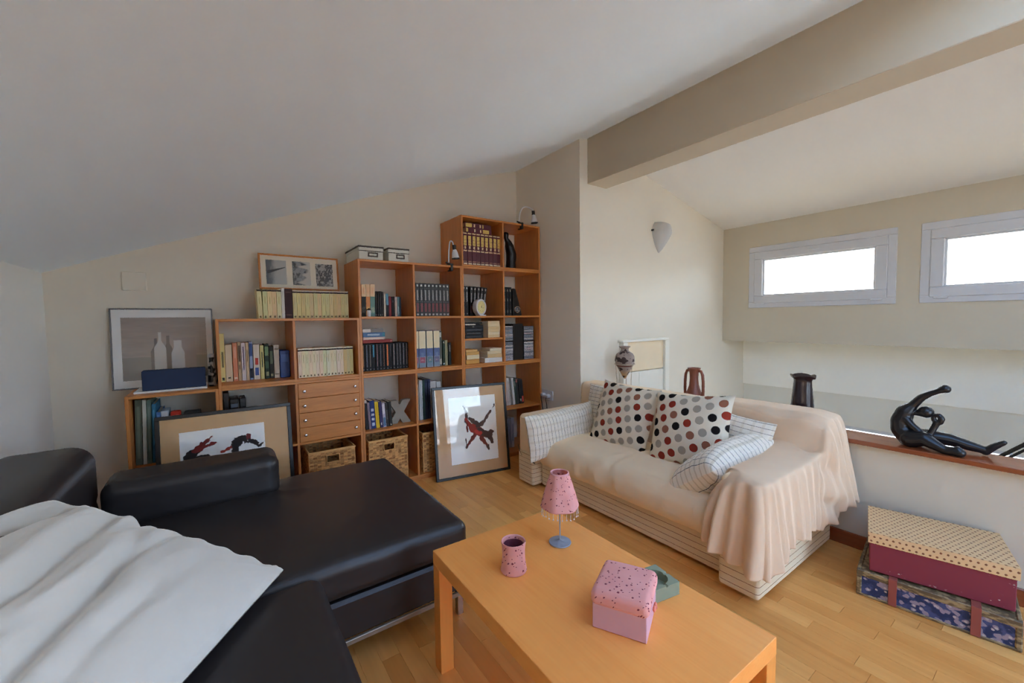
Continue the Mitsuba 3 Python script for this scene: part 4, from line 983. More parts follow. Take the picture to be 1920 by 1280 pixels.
def photo_b(p, n, uv):
    u, v = uv.x, uv.y
    g = fbm(u * 7, v * 9, 4.0, 4)
    k = sstep(.0, .25, u - .55 + .9 * (noise(v * 9, 3, 2) - .5))
    return mix(mix(L(50, 54, 58), L(140, 142, 142), sstep(.3, .65, g)), L(190, 184, 174), k)
def photo_c(p, n, uv):
    g = fbm(uv.x * 12, uv.y * 12, 9.0, 3)
    return mix(L(52, 48, 46), L(160, 156, 150), sstep(.42, .66, g))
for nm, fn in (('a', photo_a), ('b', photo_b), ('c', photo_c)): mat('mat_photo_' + nm, mikit.proc(fn), 0.5, 0.35)
mat('mat_kraft', rgb(200, 160, 114), 0.7, 0.3)
mat('mat_mount_white', rgb(226, 225, 222), 0.7, 0.3)
mat('mat_mount_cream', rgb(226, 216, 196), 0.7, 0.3)
mat('mat_silver', rgb(122, 122, 126), 0.35, 0.5, metallic=0.6)

# still life leaning on the wall, on the low unit
picture('framed_still_life', 'silver-framed still life with bottles and jug in a white mount, on the low unit', (-.097, .372, 1.3975), (.4155, .372, 1.3975), (-.097, .330, .8928), .018, .008, 'mat_mount_white', [('print', .098, .922, .105, .885, 'mat_still_life', 'muted still life print')], bar_mat='mat_silver')
# three photos on top of the cream books
zc3 = ZR[2] + .2106
picture('three_photo_frame', 'long wooden frame with three grey photographs on top of the cream books', (.697, .305, zc3 + .256), (1.231, .319, zc3 + .2545), (.688, .272, zc3 + .002), .022, .012, 'mat_mount_cream',
        [('photo', .085, .325, .14, .83, 'mat_photo_a', None), ('photo', .400, .625, .14, .83, 'mat_photo_b', None), ('photo', .695, .920, .13, .80, 'mat_photo_c', None)], bar_mat='mat_cherry')
# two large leaning pictures
picture('leaning_picture', 'dark-framed picture with black and red brush strokes, standing behind the black sofa', (.124, -.028, .762), (.815, -.028, .762), (.124, -.135, .0006), .024, .022, 'mat_kraft', [('print', .155, .775, .14, .862, 'mat_print_left', 'white sheet with dark brush strokes')])
picture('leaning_picture', 'dark-framed picture with a red and black winged shape, leaning on the bookcase beside the sofa', (1.833, -.032, .748), (2.475, -.146, .748), (1.814, -.128, .0006), .024, .021, 'mat_kraft', [('print', .205, .842, .150, .872, 'mat_print_right', 'white sheet with a red and black figure')])

# things on the low unit
zl = ZR[3]
t = solo('white_board', cbox(.030, .373, .075, .300, zl + .0003, zl + .012, .002), 'mat_mount_white', 'thin white board lying on the low unit under the navy box', 'board')
solo('navy_box', xf(Build().add(cbox(0, .300, 0, .075, 0, .118, .004), (44, 58, 86)).add(pbox(.004, .296, -.0004, .001, .004, .114), (48, 62, 92)).mesh(), rotz(.02), (.068, .085, zl + .0124)), 'mat_navy', 'long dark navy box standing on the white board in front of the still life', 'box')
mat('mat_navy', rgb(44, 57, 84), 0.75, 0.3)
def vase_speck(p, n, uv):
    f = fbm(p.x * 40 + p.y * 30, p.z * 34, 2.0, 2)
    return mix(L(28, 26, 28), L(170, 166, 160), sstep(.60, .66, f))
mat('mat_vase_speck', mikit.proc(vase_speck), 0.25, 0.5)
t = thing('patterned_flask', 'small black flask with pale swirls at the right end of the low unit', 'vase')
part(t, 'body', lathe([(0, 0), (.018, 0), (.024, .012), (.0235, .06), (.021, .12), (.0165, .150), (.013, .165), (.013, .185)], 28, (.4005, .17, zl + .0004)), 'mat_vase_speck', smooth=50)
part(t, 'stopper', lathe([(.013, .1853), (.017, .187), (.017, .205), (.012, .210), (0, .210)], 24, (.4005, .17, zl + .0004)), 'mat_white_plastic', smooth=40)

# ------------------------------------------------------------------ beige two-seat sofa
SY0, SY1 = -2.30, -.50
def wrinkle(amp, fx, fy, fz, seed):
    return lambda q, v, n: amp * (meshkit.fbm(np.stack([v[:, 0] * fx, v[:, 1] * fy, v[:, 2] * fz], 1) + 50, 3, seed) - .5)
t = thing('beige_sofa', 'two-seat sofa covered in beige cloth over a cream striped base, under the parapet', 'sofa')
part(t, 'base', cbox(2.432, 3.235, SY0 + .19, SY1 - .19, .016, .24, .012), 'mat_stripe_base', label='cream base with thin dark stripes')
for y0, y1 in ((SY1 - .185, SY1), (SY0, SY0 + .185)):
    part(t, 'arm_base', xf(softbox(.88, y1 - y0, .25, .018, .05), None, (2.81 - .02, (y0 + y1) / 2, .143)), 'mat_stripe_base', smooth=50, label='cream striped arm base')
    part(t, 'arm', xf(softbox(.86, y1 - y0 + .012, .325, .035, .03, wrinkle(.010, 6, 9, 5, 3)), None, (2.79, (y0 + y1) / 2, .387)), 'mat_beige', smooth=True)
part(t, 'backrest', xf(softbox(.215, SY1 - SY0 - .02, .545, .05, .03, wrinkle(.012, 4, 5, 4, 8)), None, (3.130, (SY0 + SY1) / 2, .470)), 'mat_beige', smooth=True)
def seat_bulge(q, v, n):
    b = .030 * np.clip(1 - q[:, 0] ** 2, 0, 1) * np.clip(1 - q[:, 1] ** 4, 0, 1) * np.clip(n[:, 2], 0, 1)
    seam = -.010 * np.exp(-(v[:, 1] / .02) ** 2) * np.clip(n[:, 2], 0, 1)
    fold = .012 * (meshkit.fbm(np.stack([v[:, 0] * 5 + 40, v[:, 1] * 22 + 40 + 12 * v[:, 0], v[:, 2] * 4 + 9], 1), 3, 4) - .5) * (1 + 1.2 * np.clip(-n[:, 0], 0, 1))
    return b + seam + fold
part(t, 'seat_cushion', xf(softbox(.665, 1.435, .200, .085, .02, seat_bulge), None, (2.695, -1.40, .283)), 'mat_beige', smooth=True)
for x, y in ((2.44, -.56), (2.44, -2.24), (3.18, -.56), (3.18, -2.24)):
    part(t, 'foot', lathe([(0, 0), (.018, 0), (.022, .018), (0, .018)], 16, (x, y, .0002)), 'mat_black', smooth=40)
part(t, 'piping', tube([(2.352, -.505, .30), (2.352, -.52, .255), (2.354, -.56, .222), (2.356, -.62, .206), (2.362, -.70, .200)], .004, 8), 'mat_pipe', smooth=True, label='dark piping')
mat('mat_pipe', rgb(86, 74, 62), .8, .3)

# cushions
def cushion(name, label, TL, TR, BL, thick, m, seed, pinch=.07, swap=False, wr=.004, off=(0, 0), cat='cushion', group=None, ears=.0, n=40, full=2.4):
    R, c, w, h = frame_from(TL, TR, BL)
    (v, f), uv = pillow(w, h, thick, n, pinch, seed, wr, ears, full)
    uv = uv[:, ::-1] if swap else uv
    return solo(name, xf((v, f), R, c), m, label, cat, group, smooth=True, uv=uv + np.array(off))
cushion('striped_cushion', 'cream pinstriped cushion leaning on the left arm of the beige sofa', (2.215, -.765, .590), (2.905, -.755, .618), (2.235, -.815, .262), .15, 'mat_stripe', 3, .03, wr=.007, full=3.0)
cushion('striped_cushion', 'cream striped cushion against the sofa back, behind the left dotted cushion', (2.965, -.690, .755), (2.965, -1.16, .745), (2.885, -.705, .400), .085, 'mat_stripe', 5, .05, swap=True)
cushion('dotted_cushion', 'cream cushion with black, brick and grey dots, the left of the pair', (2.872, -.975, .815), (2.872, -1.470, .795), (2.705, -.900, .375), .15, 'mat_polka', 7, .05, ears=.03, off=(.02, .01))
cushion('dotted_cushion', 'cream cushion with black, brick and grey dots, the right of the pair, in front', (2.832, -1.500, .800), (2.870, -1.985, .838), (2.660, -1.440, .375), .15, 'mat_polka', 9, .05, ears=.03, off=(.53, .29))
cushion('striped_cushion', 'cream striped cushion against the sofa back, right of the dotted pair', (2.965, -1.74, .725), (2.965, -2.115, .690), (2.885, -1.72, .385), .095, 'mat_stripe', 11, .06, swap=True)
cushion('plaid_cushion', 'plump cream cushion with dark checked lines slumped along the right arm of the beige sofa', (3.00, -2.105, .600), (2.40, -2.075, .545), (2.985, -1.835, .400), .215, 'mat_plaid', 13, .03, wr=.008, full=3.6)

# ------------------------------------------------------------------ throw over the right arm, hem hanging outside and in front
from scipy.interpolate import PchipInterpolator
A = np.array
def throw():
    sec = [  # s, then six points from the inner edge over the top to the hem
        (0.00, (3.236, -1.70, .753), (3.236, -2.00, .757), (3.236, -2.20, .757), (3.236, -2.318, .738), (3.243, -2.370, .50), (3.247, -2.405, .295)),
        (0.14, (3.085, -1.72, .757), (3.085, -2.00, .760), (3.085, -2.20, .758), (3.09, -2.320, .735), (3.12, -2.375, .48), (3.150, -2.405, .275)),
        (0.22, (3.010, -1.78, .730), (3.010, -2.02, .730), (3.012, -2.20, .722), (3.02, -2.322, .700), (3.045, -2.370, .45), (3.07, -2.390, .250)),
        (0.29, (3.004, -1.95, .560), (2.998, -2.06, .590), (2.985, -2.20, .582), (2.975, -2.318, .562), (2.95, -2.350, .40), (2.955, -2.365, .228)),
        (0.42, (2.80, -2.085, .500), (2.80, -2.118, .556), (2.80, -2.20, .568), (2.80, -2.316, .552), (2.80, -2.338, .38), (2.79, -2.346, .222)),
        (0.62, (2.52, -2.085, .490), (2.52, -2.118, .556), (2.52, -2.20, .568), (2.52, -2.316, .552), (2.53, -2.338, .38), (2.545, -2.348, .222)),
        (0.72, (2.46, -2.085, .485), (2.45, -2.120, .556), (2.43, -2.20, .568), (2.39, -2.318, .550), (2.40, -2.340, .36), (2.415, -2.352, .165)),
        (0.78, (2.46, -2.085, .480), (2.45, -2.125, .556), (2.41, -2.20, .568), (2.345, -2.305, .548), (2.325, -2.340, .34), (2.315, -2.350, .150)),
        (0.84, (2.48, -2.080, .470), (2.45, -2.125, .554), (2.40, -2.19, .566), (2.336, -2.240, .545), (2.300, -2.255, .34), (2.285, -2.265, .165)),
        (0.91, (2.52, -2.075, .450), (2.46, -2.110, .535), (2.40, -2.15, .552), (2.338, -2.160, .515), (2.300, -2.150, .34), (2.292, -2.150, .185)),
        (1.00, (2.58, -2.060, .425), (2.48, -2.060, .440), (2.40, -2.06, .435), (2.345, -2.065, .400), (2.318, -2.060, .32), (2.318, -2.060, .225))]
    sv = A([q[0] for q in sec]); Pc = A([q[1:] for q in sec])            # (sections, 6, 3)
    n, m = 190, 74
    ss = np.linspace(0, 1, n)
    Q = PchipInterpolator(sv, Pc, axis=0)(ss)                             # (n, 6, 3)
    tk = A([0, .14, .27, .42, .70, 1.0])
    tt = np.linspace(0, 1, m)
    P = PchipInterpolator(tk, Q, axis=1)(tt)                              # (n, m, 3)
    S_, T_ = np.meshgrid(ss, tt, indexing='ij')
    # outward direction in plan, along the perimeter
    d = np.gradient(P[:, -1, :2], axis=0); d = np.stack([d[:, 1], -d[:, 0]], 1)
    d /= np.linalg.norm(d, axis=1, keepdims=True) + 1e-9
    c0 = A([2.9, -1.9])
    sg = np.sign(np.sum(d * (P[:, -1, :2] - c0), axis=1)); d *= sg[:, None]
    k = np.ones(13) / 13
    d = np.stack([np.convolve(np.pad(d[:, a], 6, mode='edge'), k, 'valid') for a in (0, 1)], 1)
    front = np.clip((S_ - .68) / .12, 0, 1)
    low = np.clip((T_ - .40) / .60, 0, 1)
    side = .017 * (np.abs(2 * meshkit.noise(np.stack([S_ * 34, S_ * 0 + 1, S_ * 0], -1), 3) - 1)) + .008 * np.sin(S_ * 95 + 2.0 * T_)
    ph = S_ * 120 - 9.0 * T_ * (S_ - .5)
    fr = .024 * np.sin(ph) + .017 * np.sin(ph * .53 + 1.3)
    amp = low ** .55 * (side * (1 - front) + fr * front)
    P[..., 0] += amp * d[:, None, 0]; P[..., 1] += amp * d[:, None, 1]
    # gathered knot at the seat corner, diagonal folds where arm and backrest meet
    g = np.exp(-((S_ - .25) / .07) ** 2)
    P[..., 2] += .020 * g * np.sin(30 * T_ + 26 * S_) * np.clip(T_ * 3, 0, 1) * np.clip(1.2 - T_, 0, 1)
    P[..., 1] -= .016 * g * np.sin(22 * T_ + 40 * S_) * np.clip((T_ - .35) * 4, 0, 1)
    # uneven hem: shallow steps of the pleats
    hem = .022 * (meshkit.noise(np.stack([S_ * 16, S_ * 0, S_ * 0 + 5], -1), 8) - .5) + .034 * ((S_ * 9) % 1.0 - .5) * (S_ < .7)
    P[..., 2] += hem * np.clip((T_ - .7) / .3, 0, 1)
    P[..., 2] += .004 * (meshkit.fbm(np.stack([P[..., 0] * 16, P[..., 1] * 16, P[..., 2] * 6], -1), 3, 9) - .5)
    return sheet(P, .004)
solo('throw_cloth', throw(), 'mat_throw', 'beige throw cloth draped over the right arm and back corner of the sofa', 'throw', smooth=True)

# ------------------------------------------------------------------ black leather corner sofa
t = thing('leather_sofa', 'black leather corner sofa with chaise, along the left wall', 'sofa')
lw = lambda a, s: wrinkle(a, 5, 5, 5, s)
def chaise_d(q, v, n):
    up = np.clip(n[:, 2], 0, 1)
    b = .022 * np.clip(1 - q[:, 0] ** 4, 0, 1) * np.clip(1 - q[:, 1] ** 4, 0, 1) * up
    ray = np.exp(-((v[:, 0] + .02) ** 2 + (v[:, 1] - .28) ** 2) / .06)
    ang = np.arctan2(v[:, 1] - .30, v[:, 0] + .02)
    return b + .009 * ray * (meshkit.noise(np.stack([ang * 6, ang * 0, ang * 0], 1) + 20, 5) - .5) * up + .008 * (meshkit.fbm(v * 6 + 30, 3, 2) - .5)
part(t, 'chaise_cushion', xf(softbox(1.345, 1.085, .145, .042, .025, chaise_d), None, (.628, -1.028, .348)), 'mat_leather', smooth=True)
part(t, 'chaise_base', cbox(-.04, 1.285, -1.562, -.50, .118, .270, .012), 'mat_leather')
part(t, 'metal_strip', join(cbox(-.04, 1.288, -1.566, -1.552, .098, .117, .002), cbox(1.276, 1.290, -1.552, -.51, .098, .117, .002)), 'mat_strip', label='pale metal strip along the base')
mat('mat_strip', rgb(150, 138, 124), .35, .5, metallic=.5)
part(t, 'seat_cushion', xf(softbox(.745, 1.18, .150, .05, .025, lw(.012, 6)), None, (.328, -2.168, .350)), 'mat_leather', smooth=True)
part(t, 'seat_base', cbox(-.04, .690, -2.76, -1.566, .118, .272, .012), 'mat_leather')
def back_d(q, v, n):
    return .010 * (meshkit.fbm(v * 5 + 10, 3, 6) - .5) - .006 * np.exp(-((v[:, 2] - .07) / .006) ** 2) * np.clip(n[:, 0], 0, 1)
part(t, 'backrest', xf(softbox(.325, 2.27, .655, .085, .03, back_d), None, (-.185, -1.635, .440)), 'mat_leather', smooth=True)
part(t, 'armrest', xf(softbox(.665, .255, .215, .055, .025, lw(.010, 9)), None, (.338, -.620, .516)), 'mat_leather', smooth=True)
for x, y in ((1.262, -1.535), (1.262, -.53), (.66, -2.73), (-.02, -2.73), (-.02, -.53)):
    part(t, 'leg', cbox(x - .014, x + .014, y - .014, y + .014, .0004, .099, .002), 'mat_chrome', label='square chrome leg')

# big white pillow on it
def big_pillow(n=90):
    s = np.linspace(0, 1, n)
    Aa, Bb = np.meshgrid(s, s, indexing='ij')
    P1, P2, P3, P4 = A([.590, -1.548, .452]), A([-.06, -1.000, .665]), A([.10, -2.28, .470]), A([-.30, -1.98, .83])
    P2b = P2
    base = ((1 - Aa) * (1 - Bb))[..., None] * P1 + (Aa * (1 - Bb))[..., None] * P2b + ((1 - Aa) * Bb)[..., None] * P3 + (Aa * Bb)[..., None] * P4
    N = np.cross(P2 - P1, P3 - P1); N /= np.linalg.norm(N)
    if N[2] < 0: N = -N
    u, v = 2 * Aa - 1, 2 * Bb - 1
    fall = np.clip((1 - np.abs(u) ** 2.2) * (1 - np.abs(v) ** 2.2), 0, 1) ** .55
    # folds running down from the upper edge, smooth towards the near corner
    nz = lambda a, b, k: meshkit.fbm(np.stack([a, b, a * 0 + k], -1), 3, 12) - .5
    up = .105 * fall + .050 * nz(Aa * 7 + 2.2 * Bb, Bb * 1.6, 3) * fall ** .35 * np.clip(Aa * 1.6, .15, 1)
    warp = .10 * nz(Bb * 2.2, Aa * 2, 7)
    for a0, sl, w, dep, b0, b1 in ((.96, .10, .030, .030, -.1, .7), (.86, -.16, .026, .048, .02, 1.1), (.78, .02, .020, .026, -.1, .42), (.70, -.26, .028, .040, .04, .95), (.61, -.10, .018, .022, -.1, .30), (.55, -.30, .030, .034, .18, 1.1), (.45, -.05, .020, .012, .0, .8), (.36, -.2, .025, .010, .2, 1.0), (.25, .0, .03, .007, 0, .6)):
        q = (Aa - a0 - sl * Bb - warp) / w
        win = np.clip((Bb - b0) / .12, 0, 1) * np.clip((b1 - Bb) / .18, 0, 1)
        up = up + dep * win * fall ** .3 * (-np.exp(-q ** 2) + .75 * np.exp(-((q - 2.1) / 1.3) ** 2))
    ang = np.arctan2(Bb + .02, Aa + .02)
    up = up + .006 * (meshkit.noise(np.stack([ang * 16, ang * 0, ang * 0], -1), 3) - .5) * np.exp(-np.hypot(Aa, Bb) / .22)
    hem = .006 * np.sin(Aa * 60) * np.exp(-(Bb / .04) ** 2)
    top = base + N * (up + hem + .004)[..., None]
    bot = base - N * (.035 * fall)[..., None]
    va, fa = gridmesh(top); vb, fb = gridmesh(bot)
    v = np.vstack([va, vb]); f = np.vstack([fa, fb[:, ::-1] + len(va)])
    m = trimesh.Trimesh(v, f, process=False)
    return (v, f if m.volume > 0 else f[:, ::-1])
solo('white_pillow', big_pillow(), 'mat_white_cloth', 'large rumpled white pillow on the black leather sofa in the foreground', 'pillow', smooth=True)

# ------------------------------------------------------------------ coffee table
t = thing('coffee_table', 'low rectangular beech coffee table in the foreground', 'table')
TC, TA = A([1.3346, -2.196, 0]), math.radians(-.92)
TR_ = rotz(TA)
tb = lambda m: xf(m, TR_, TC)
tw, tl = .573, .921
part(t, 'tabletop', tb(cbox(-tw / 2, tw / 2, -tl / 2, tl / 2, .396, .446, .0016)), 'mat_beech')
for sx in (-1, 1):
    for sy in (-1, 1):
        x, y = sx * (tw / 2 - .026), sy * (tl / 2 - .026)
        part(t, 'leg', tb(cbox(x - .0255, x + .0255, y - .0255, y + .0255, .0004, .3958, .0014)), 'mat_beech_leg')
mat('mat_beech_leg', mikit.proc(wood_fn(L(216, 136, 62), L(228, 154, 78), 34.0, 34.0, 2.4, 6.0)), .30, .5)
ZT = .4462
# small table lamp with pink fringed shade
t = thing('pink_table_lamp', 'small pink floral lamp with beaded fringe and slim grey stem on the coffee table', 'lamp')
lx, ly = 1.4665, -1.974
part(t, 'base', lathe([(0, 0), (.040, 0), (.0425, .003), (.041, .006), (.020, .009), (.006, .013), (0, .014)], 36, (lx, ly, ZT)), 'mat_lampgrey', smooth=40)
part(t, 'stem', tube([(lx, ly, ZT + .012), (lx, ly, ZT + .22)], .0024, 10), 'mat_lampgrey', smooth=40)
mat('mat_lampgrey', rgb(134, 142, 156), .4, .5)
zs0, zs1 = .588, .717
def facet_shade():
    n = 48; g = np.arange(n) * 2 * np.pi / n
    prof = [(.0685, zs0), (.0710, zs0 + .004), (.0600, zs0 + .045), (.0455, zs1 - .035), (.0335, zs1)]
    def ring(r, z): 
        rr = r * (1 - .035 * np.cos(g * 6))
        return np.stack([lx + rr * np.cos(g), ly + rr * np.sin(g), np.full(n, z)], 1)
    rows = [ring(r, z) for r, z in prof] + [ring(r - .002, z) for r, z in prof[::-1]]
    P = np.stack(rows + [rows[0]], 0)
    P = np.concatenate([P, P[:, :1]], 1)
    return gridmesh(P[::-1])
part(t, 'shade', facet_shade(), 'mat_floral', smooth=35)
part(t, 'top_trim', lathe([(.0335, zs1 - .004), (.0355, zs1 - .002), (.0355, zs1 + .002), (.0325, zs1 + .003), (.0310, zs1), (.0335, zs1 - .004)], 36, (lx, ly, 0)), 'mat_pink', smooth=40)
part(t, 'socket', lathe([(0, 0), (.011, 0), (.011, .05), (0, .05)], 16, (lx, ly, ZT + .17)), 'mat_lampgrey', smooth=40)
fr_ = []
for k in range(26):
    a = k * 2 * math.pi / 26
    x, y = lx + .0685 * math.cos(a), ly + .0685 * math.sin(a)
    ln = .018 + .008 * hash_(k, 4)
    fr_ += [tube([(x, y, zs0 + .002), (x, y, zs0 - ln)], .0006, 5), ball((x, y, zs0 - ln * .45), .0018, 1), ball((x, y, zs0 - ln - .002), .0030, 1)]
part(t, 'bead_fringe', join(*fr_), 'mat_bead', smooth=True, label='pale beaded fringe', kind='stuff')
mat('mat_bead', rgb(222, 200, 196), .2, .5)
# pink cloth-covered cup
t = thing('pink_pot', 'pink floral cloth-covered cup with a dark inside on the coffee table', 'cup')
hx, hy = 1.2265, -2.007
g = .0
part(t, 'body', lathe([(0, .004), (.037, .004), (.0425, .0005), (.0445, .004), (.0425, .014), (.0392, .040), (.0385, .070), (.0400, .090), (.0418, .098), (.0405, .103), (.0370, .101), (.0345, .090), (.0340, .03), (0, .026)], 44, (hx, hy, ZT)), 'mat_floral', smooth=45)
part(t, 'lining', lathe([(0, .0265), (.0335, .0305), (.0340, .090), (.0332, .090), (.0325, .033), (0, .029)][::-1], 36, (hx, hy, ZT)), 'mat_plum', smooth=45, label='dark plum lining')
mat('mat_plum', rgb(104, 52, 66), .8, .3)
# pink box with padded floral lid
t = thing('pink_gift_box', 'lilac-pink box with a padded floral lid on the coffee table', 'box')
PB, PA = A([1.354, -2.373, ZT]), math.radians(-62.5)
pb_ = lambda m: xf(m, rotz(PA), PB)
part(t, 'body', pb_(cbox(-.072, .072, -.081, .081, .0004, .076, .002)), 'mat_lilac')
mat('mat_lilac', rgb(194, 150, 162), .55, .35)
part(t, 'lid', pb_(xf(softbox(.156, .174, .044, .017, .012, lambda q, v, n: .007 * np.clip(n[:, 2], 0, 1) * (1 - q[:, 0] ** 2) * (1 - q[:, 1] ** 2)), None, (0, 0, .086))), 'mat_floral', smooth=True)
part(t, 'ribbon_bow', pb_(join(ball((.086, -.03, .078), .009, 2, (.5, 1.2, .8)), ball((.086, -.048, .080), .009, 2, (.5, 1.2, .8)), ball((.088, -.039, .079), .005, 2))), 'mat_ribbon', smooth=True, label='small salmon ribbon bow')
mat('mat_ribbon', rgb(214, 120, 100), .6, .3)
# green square ashtray
t = thing('green_ashtray', 'square grey-green stone ashtray with a round bowl beside the pink box', 'ashtray')
M = manifold3d.Manifold
am = M.cube([.100, .100, .040], True).translate([0, 0, .0204]) - M.cylinder(.05, .036, .039, 48).translate([0, 0, .014])
for a in (45, 135, 225, 315):
    am = am - M.cylinder(.05, .005, .005, 20).rotate([90, 0, 0]).translate([0, .068, .041]).rotate([0, 0, a + 45])
am = am.to_mesh()
part(t, 'body', xf((np.array(am.vert_properties[:, :3]), np.array(am.tri_verts)), rotz(math.radians(-10.6)), (1.521, -2.353, ZT)), 'mat_ashtray', smooth=30)
mat('mat_ashtray', rgb(128, 138, 116), .5, .4)

# ------------------------------------------------------------------ on the wooden cap
ZC = .6143
t = thing('pointed_amphora', 'small pointed amphora with dark figures in a thin wire stand, left on the cap', 'vase')
ax, ay = 3.372, -.726
part(t, 'body', lathe([(0, .742), (.010, .748), (.030, .785), (.056, .830), (.078, .875), (.086, .905), (.083, .940), (.070, .968), (.045, .984), (.034, .996), (.033, 1.012), (.044, 1.024), (.050, 1.026), (.050, 1.032), (.040, 1.034), (.028, 1.026), (.026, 1.0), (0, .99)], 40, (ax, ay, .012)), 'mat_amphora', smooth=45)
for k in range(3):
    a = k * 2.094 + .5
    part(t, 'stand_leg', tube([(ax + .082 * math.cos(a), ay + .082 * math.sin(a), .885), (ax + .070 * math.cos(a), ay + .070 * math.sin(a), .75), (ax + .074 * math.cos(a), ay + .074 * math.sin(a), ZC + .003)], .0026, 8), 'mat_stand', smooth=40, label='thin pale stand rod')
part(t, 'stand_ring', tube([(ax + .0865 * math.cos(a), ay + .0865 * math.sin(a), .888) for a in np.linspace(0, 2 * math.pi, 37)], .003, 8, False), 'mat_stand', smooth=40)
mat('mat_stand', rgb(170, 150, 130), .4, .5)
t = thing('brown_vase', 'brown earthenware vase with two tall handles on the cap behind the dotted cushions', 'vase')
bx_, by_ = 3.365, -1.386
part(t, 'body', lathe([(0, 0), (.062, 0), (.071, .012), (.072, .05), (.066, .085), (.047, .125), (.034, .165), (.030, .215), (.032, .255), (.040, .280), (.046, .288), (.046, .296), (.038, .297), (.026, .285), (.024, .22), (0, .20)], 40, (bx_, by_, ZC)), 'mat_terracotta', smooth=45)
for s in (-1, 1):
    pts = [(bx_, by_ + s * .032, ZC + .276), (bx_, by_ + s * .055, ZC + .274), (bx_, by_ + s * .068, ZC + .245), (bx_, by_ + s * .0725, ZC + .19), (bx_, by_ + s * .073, ZC + .12), (bx_, by_ + s * .070, ZC + .075), (bx_, by_ + s * .064, ZC + .055)]
    part(t, 'handle', tube(pts, .0105, 12), 'mat_terracotta', smooth=True)
t = thing('black_vase', 'tall black glazed vase with a flared square mouth, behind the sofa back', 'vase')
def square_vase(n=40):
    prof = [(.064, 0, .12), (.066, .01, .15), (.060, .12, .3), (.049, .25, .6), (.046, .278, .8), (.050, .292, 1.0), (.063, .308, 1.0), (.066, .316, 1.0), (.060, .320, 1.0), (.040, .305, .8), (.036, .25, .5), (.03, .2, .2)]
    g = np.arange(n + 1) * 2 * np.pi / n
    rows = []
    for r, z, sq in prof:
        sqr = 1 / np.maximum(np.abs(np.cos(g)), np.abs(np.sin(g)))
        rr = r * ((1 - .5 * sq) + .5 * sq * sqr)
        up = .020 * sq * (sqr - 1.0) / .414 * (-1 if z > .3 else 0) * .6
        rows.append(np.stack([rr * np.cos(g + .5), rr * np.sin(g + .5), z + up + np.zeros(n + 1)], 1))
    P = np.stack(rows, 0)
    v, f = gridmesh(P)
    k = len(v); v = np.vstack([v, [[0, 0, 0.0], [0, 0, .2]]])
    ff = [[j + 1, j, k] for j in range(n)]
    ff = [[k, j + 1, j] for j in range(n)] + [[k + 1, (len(prof) - 1) * (n + 1) + j, (len(prof) - 1) * (n + 1) + j + 1] for j in range(n)]
    m = trimesh.Trimesh(v, np.vstack([f[:, ::-1], ff]), process=False)
    return (v, np.array(m.faces) if m.volume > 0 else np.array(m.faces)[:, ::-1])
part(t, 'body', xf(square_vase(), None, (3.365, -2.098, ZC)), 'mat_blackglaze', smooth=45)

# reclining figure on the cap
S = M.sphere
def sc(y, z, x, r): return (x, y, z, r * 1.12)
z0 = ZC
bones = [[sc(-2.588, .660, 3.345, .046), sc(-2.558, .690, 3.350, .040), sc(-2.553, .735, 3.352, .037), sc(-2.570, .783, 3.352, .034), sc(-2.592, .815, 3.352, .021)],   # hips, back, shoulders
         [sc(-2.592, .815, 3.352, .019), sc(-2.628, .868, 3.352, .0155), sc(-2.660, .893, 3.350, .0125), sc(-2.690, .910, 3.348, .0115), sc(-2.712, .923, 3.347, .0190)],     # raised arm, fist
         [sc(-2.590, .790, 3.350, .016), sc(-2.618, .786, 3.348, .0125), sc(-2.648, .797, 3.346, .0275)],                                                                  # neck, head
         [sc(-2.570, .760, 3.335, .020), sc(-2.600, .725, 3.322, .0145), sc(-2.640, .690, 3.318, .0135), sc(-2.668, .690, 3.322, .0125), sc(-2.682, .730, 3.330, .0115), sc(-2.690, .754, 3.332, .0125)],  # lower arm
         [sc(-2.680, .763, 3.332, .010), sc(-2.676, .778, 3.332, .007), sc(-2.684, .789, 3.332, .0075), sc(-2.698, .790, 3.332, .010), sc(-2.706, .774, 3.332, .0115), sc(-2.700, .755, 3.332, .011)],   # curled hand
         [sc(-2.600, .655, 3.370, .041), sc(-2.660, .668, 3.390, .031), sc(-2.730, .664, 3.400, .027), sc(-2.790, .650, 3.402, .022), sc(-2.842, .640, 3.402, .0155)],          # far leg
         [sc(-2.846, .633, 3.402, .0150), sc(-2.872, .664, 3.402, .0135), sc(-2.902, .690, 3.402, .0090)],                                                                    # far foot
         [sc(-2.600, .655, 3.320, .040), sc(-2.650, .668, 3.305, .031), sc(-2.690, .650, 3.292, .0235), sc(-2.726, .634, 3.286, .0185)],                                       # near leg
         [sc(-2.728, .632, 3.286, .0175), sc(-2.752, .636, 3.282, .0185), sc(-2.778, .634, 3.280, .0190), sc(-2.770, .646, 3.281, .016)]]                                     # near foot
t = thing('reclining_sculpture', 'black reclining figure sculpture with one arm raised, on the wooden cap', 'sculpture')
part(t, 'figure', blend(bones, .007, 7, [M.cube([1, 1, .2]).translate([2.9, -3.2, ZC + .0004 - .2])]), 'mat_blacksculpt', smooth=True)

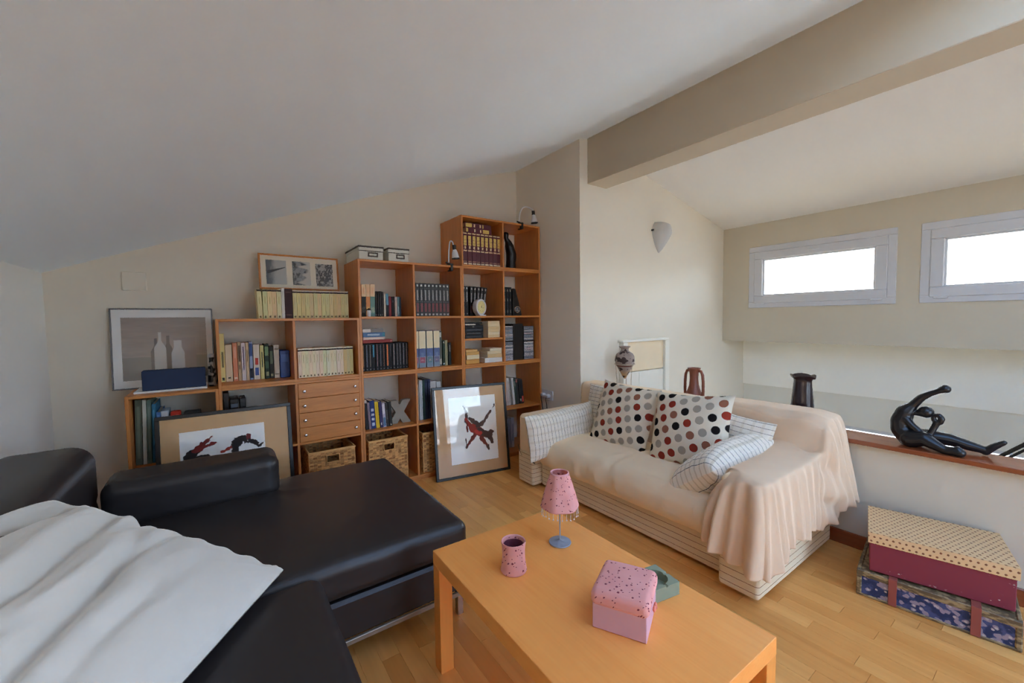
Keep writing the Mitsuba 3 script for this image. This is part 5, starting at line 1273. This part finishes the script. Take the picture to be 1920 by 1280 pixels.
# ------------------------------------------------------------------ boxes on the floor by the parapet
CB, CA = A([2.809, -2.526, 0]), math.atan2(.07, .482)
cr = rotz(CA)
cs = lambda m: xf(m, cr, CB)             # local x into the room's right, y from the left end (0) to the right (-)
t = thing('blue_suitcase', 'low blue floral suitcase with brown straps on the floor, under the dotted box', 'suitcase')
LW = .487
part(t, 'body', cs(cbox(.004, .40, -LW + .004, -.004, .0005, .112, .004)), 'mat_bluefloral')
part(t, 'edging', cs(join(cbox(0, .404, -LW, .0, .0002, .012, .003), cbox(-.001, .012, -LW, 0, .092, .120, .004), cbox(.392, .404, -LW, 0, .092, .120, .004), cbox(.012, .392, -.014, .001, .092, .120, .004), cbox(.012, .392, -LW - .001, -LW + .014, .092, .120, .004),
                         cbox(-.001, .016, -.018, .001, .0004, .112, .004), cbox(-.001, .016, -LW - .001, -LW + .018, .0004, .112, .004), cbox(.39, .404, -.018, .001, .0004, .112, .004))), 'mat_oldtrim', label='worn brass-brown edging')
part(t, 'top', cs(cbox(.012, .392, -LW + .014, -.014, .108, .1165, .002)), 'mat_oldtrim')
for y in (-.1227, -.3685):
    part(t, 'strap', cs(join(cbox(-.0045, -.0012, y - .014, y + .014, .004, .122, .001), cbox(-.0045, .40, y - .014, y + .014, .1205, .1235, .001))), 'mat_strap', label='reddish brown strap')
mat('mat_strap', rgb(140, 72, 62), .6, .4)
t = thing('dotted_storage_box', 'maroon storage box with a beige dotted lid, on top of the blue suitcase', 'storage box')
B2, A2 = A([2.826, -2.562, .1240]), math.atan2(.105, .425)
br_ = rotz(A2)
bs = lambda m: xf(m, br_, B2)
part(t, 'body', bs(cbox(.003, .335, -.437, -.004, 0.0003, .150, .003)), 'mat_maroon')
def lid_mesh():
    V, F, U, o = [], [], [], 0
    x0, x1, y0, y1, z0_, z1 = -.003, .342, -.444, .003, .132, .180
    def quad(p, uvs):
        k = sum(len(v) for v in V)
        V.append(A(p, float) if False else np.array(p, float)); U.append(np.array(uvs, float)); F.append(np.array([[0, 1, 2], [0, 2, 3]]) + k)
    ly_, lx_, lz = y1 - y0, x1 - x0, z1 - z0_
    quad([(x0, y1, z0_), (x0, y0, z0_), (x0, y0, z1), (x0, y1, z1)], [(0, 0), (ly_, 0), (ly_, lz), (0, lz)])
    quad([(x0, y1, z1), (x0, y0, z1), (x1, y0, z1), (x1, y1, z1)], [(0, lz), (ly_, lz), (ly_, lz + lx_), (0, lz + lx_)])
    quad([(x1, y0, z0_), (x1, y1, z0_), (x1, y1, z1), (x1, y0, z1)], [(0, 0), (ly_, 0), (ly_, lz), (0, lz)])
    quad([(x0, y0, z0_), (x1, y0, z0_), (x1, y0, z1), (x0, y0, z1)], [(0, 0), (lx_, 0), (lx_, lz), (0, lz)])
    quad([(x1, y1, z0_), (x0, y1, z0_), (x0, y1, z1), (x1, y1, z1)], [(0, 0), (lx_, 0), (lx_, lz), (0, lz)])
    return (np.vstack(V), np.vstack(F)), np.vstack(U)
lm, luv = lid_mesh()
part(t, 'lid', bs(lm), 'mat_minidots', uv=luv, label='beige lid with small brown dots')
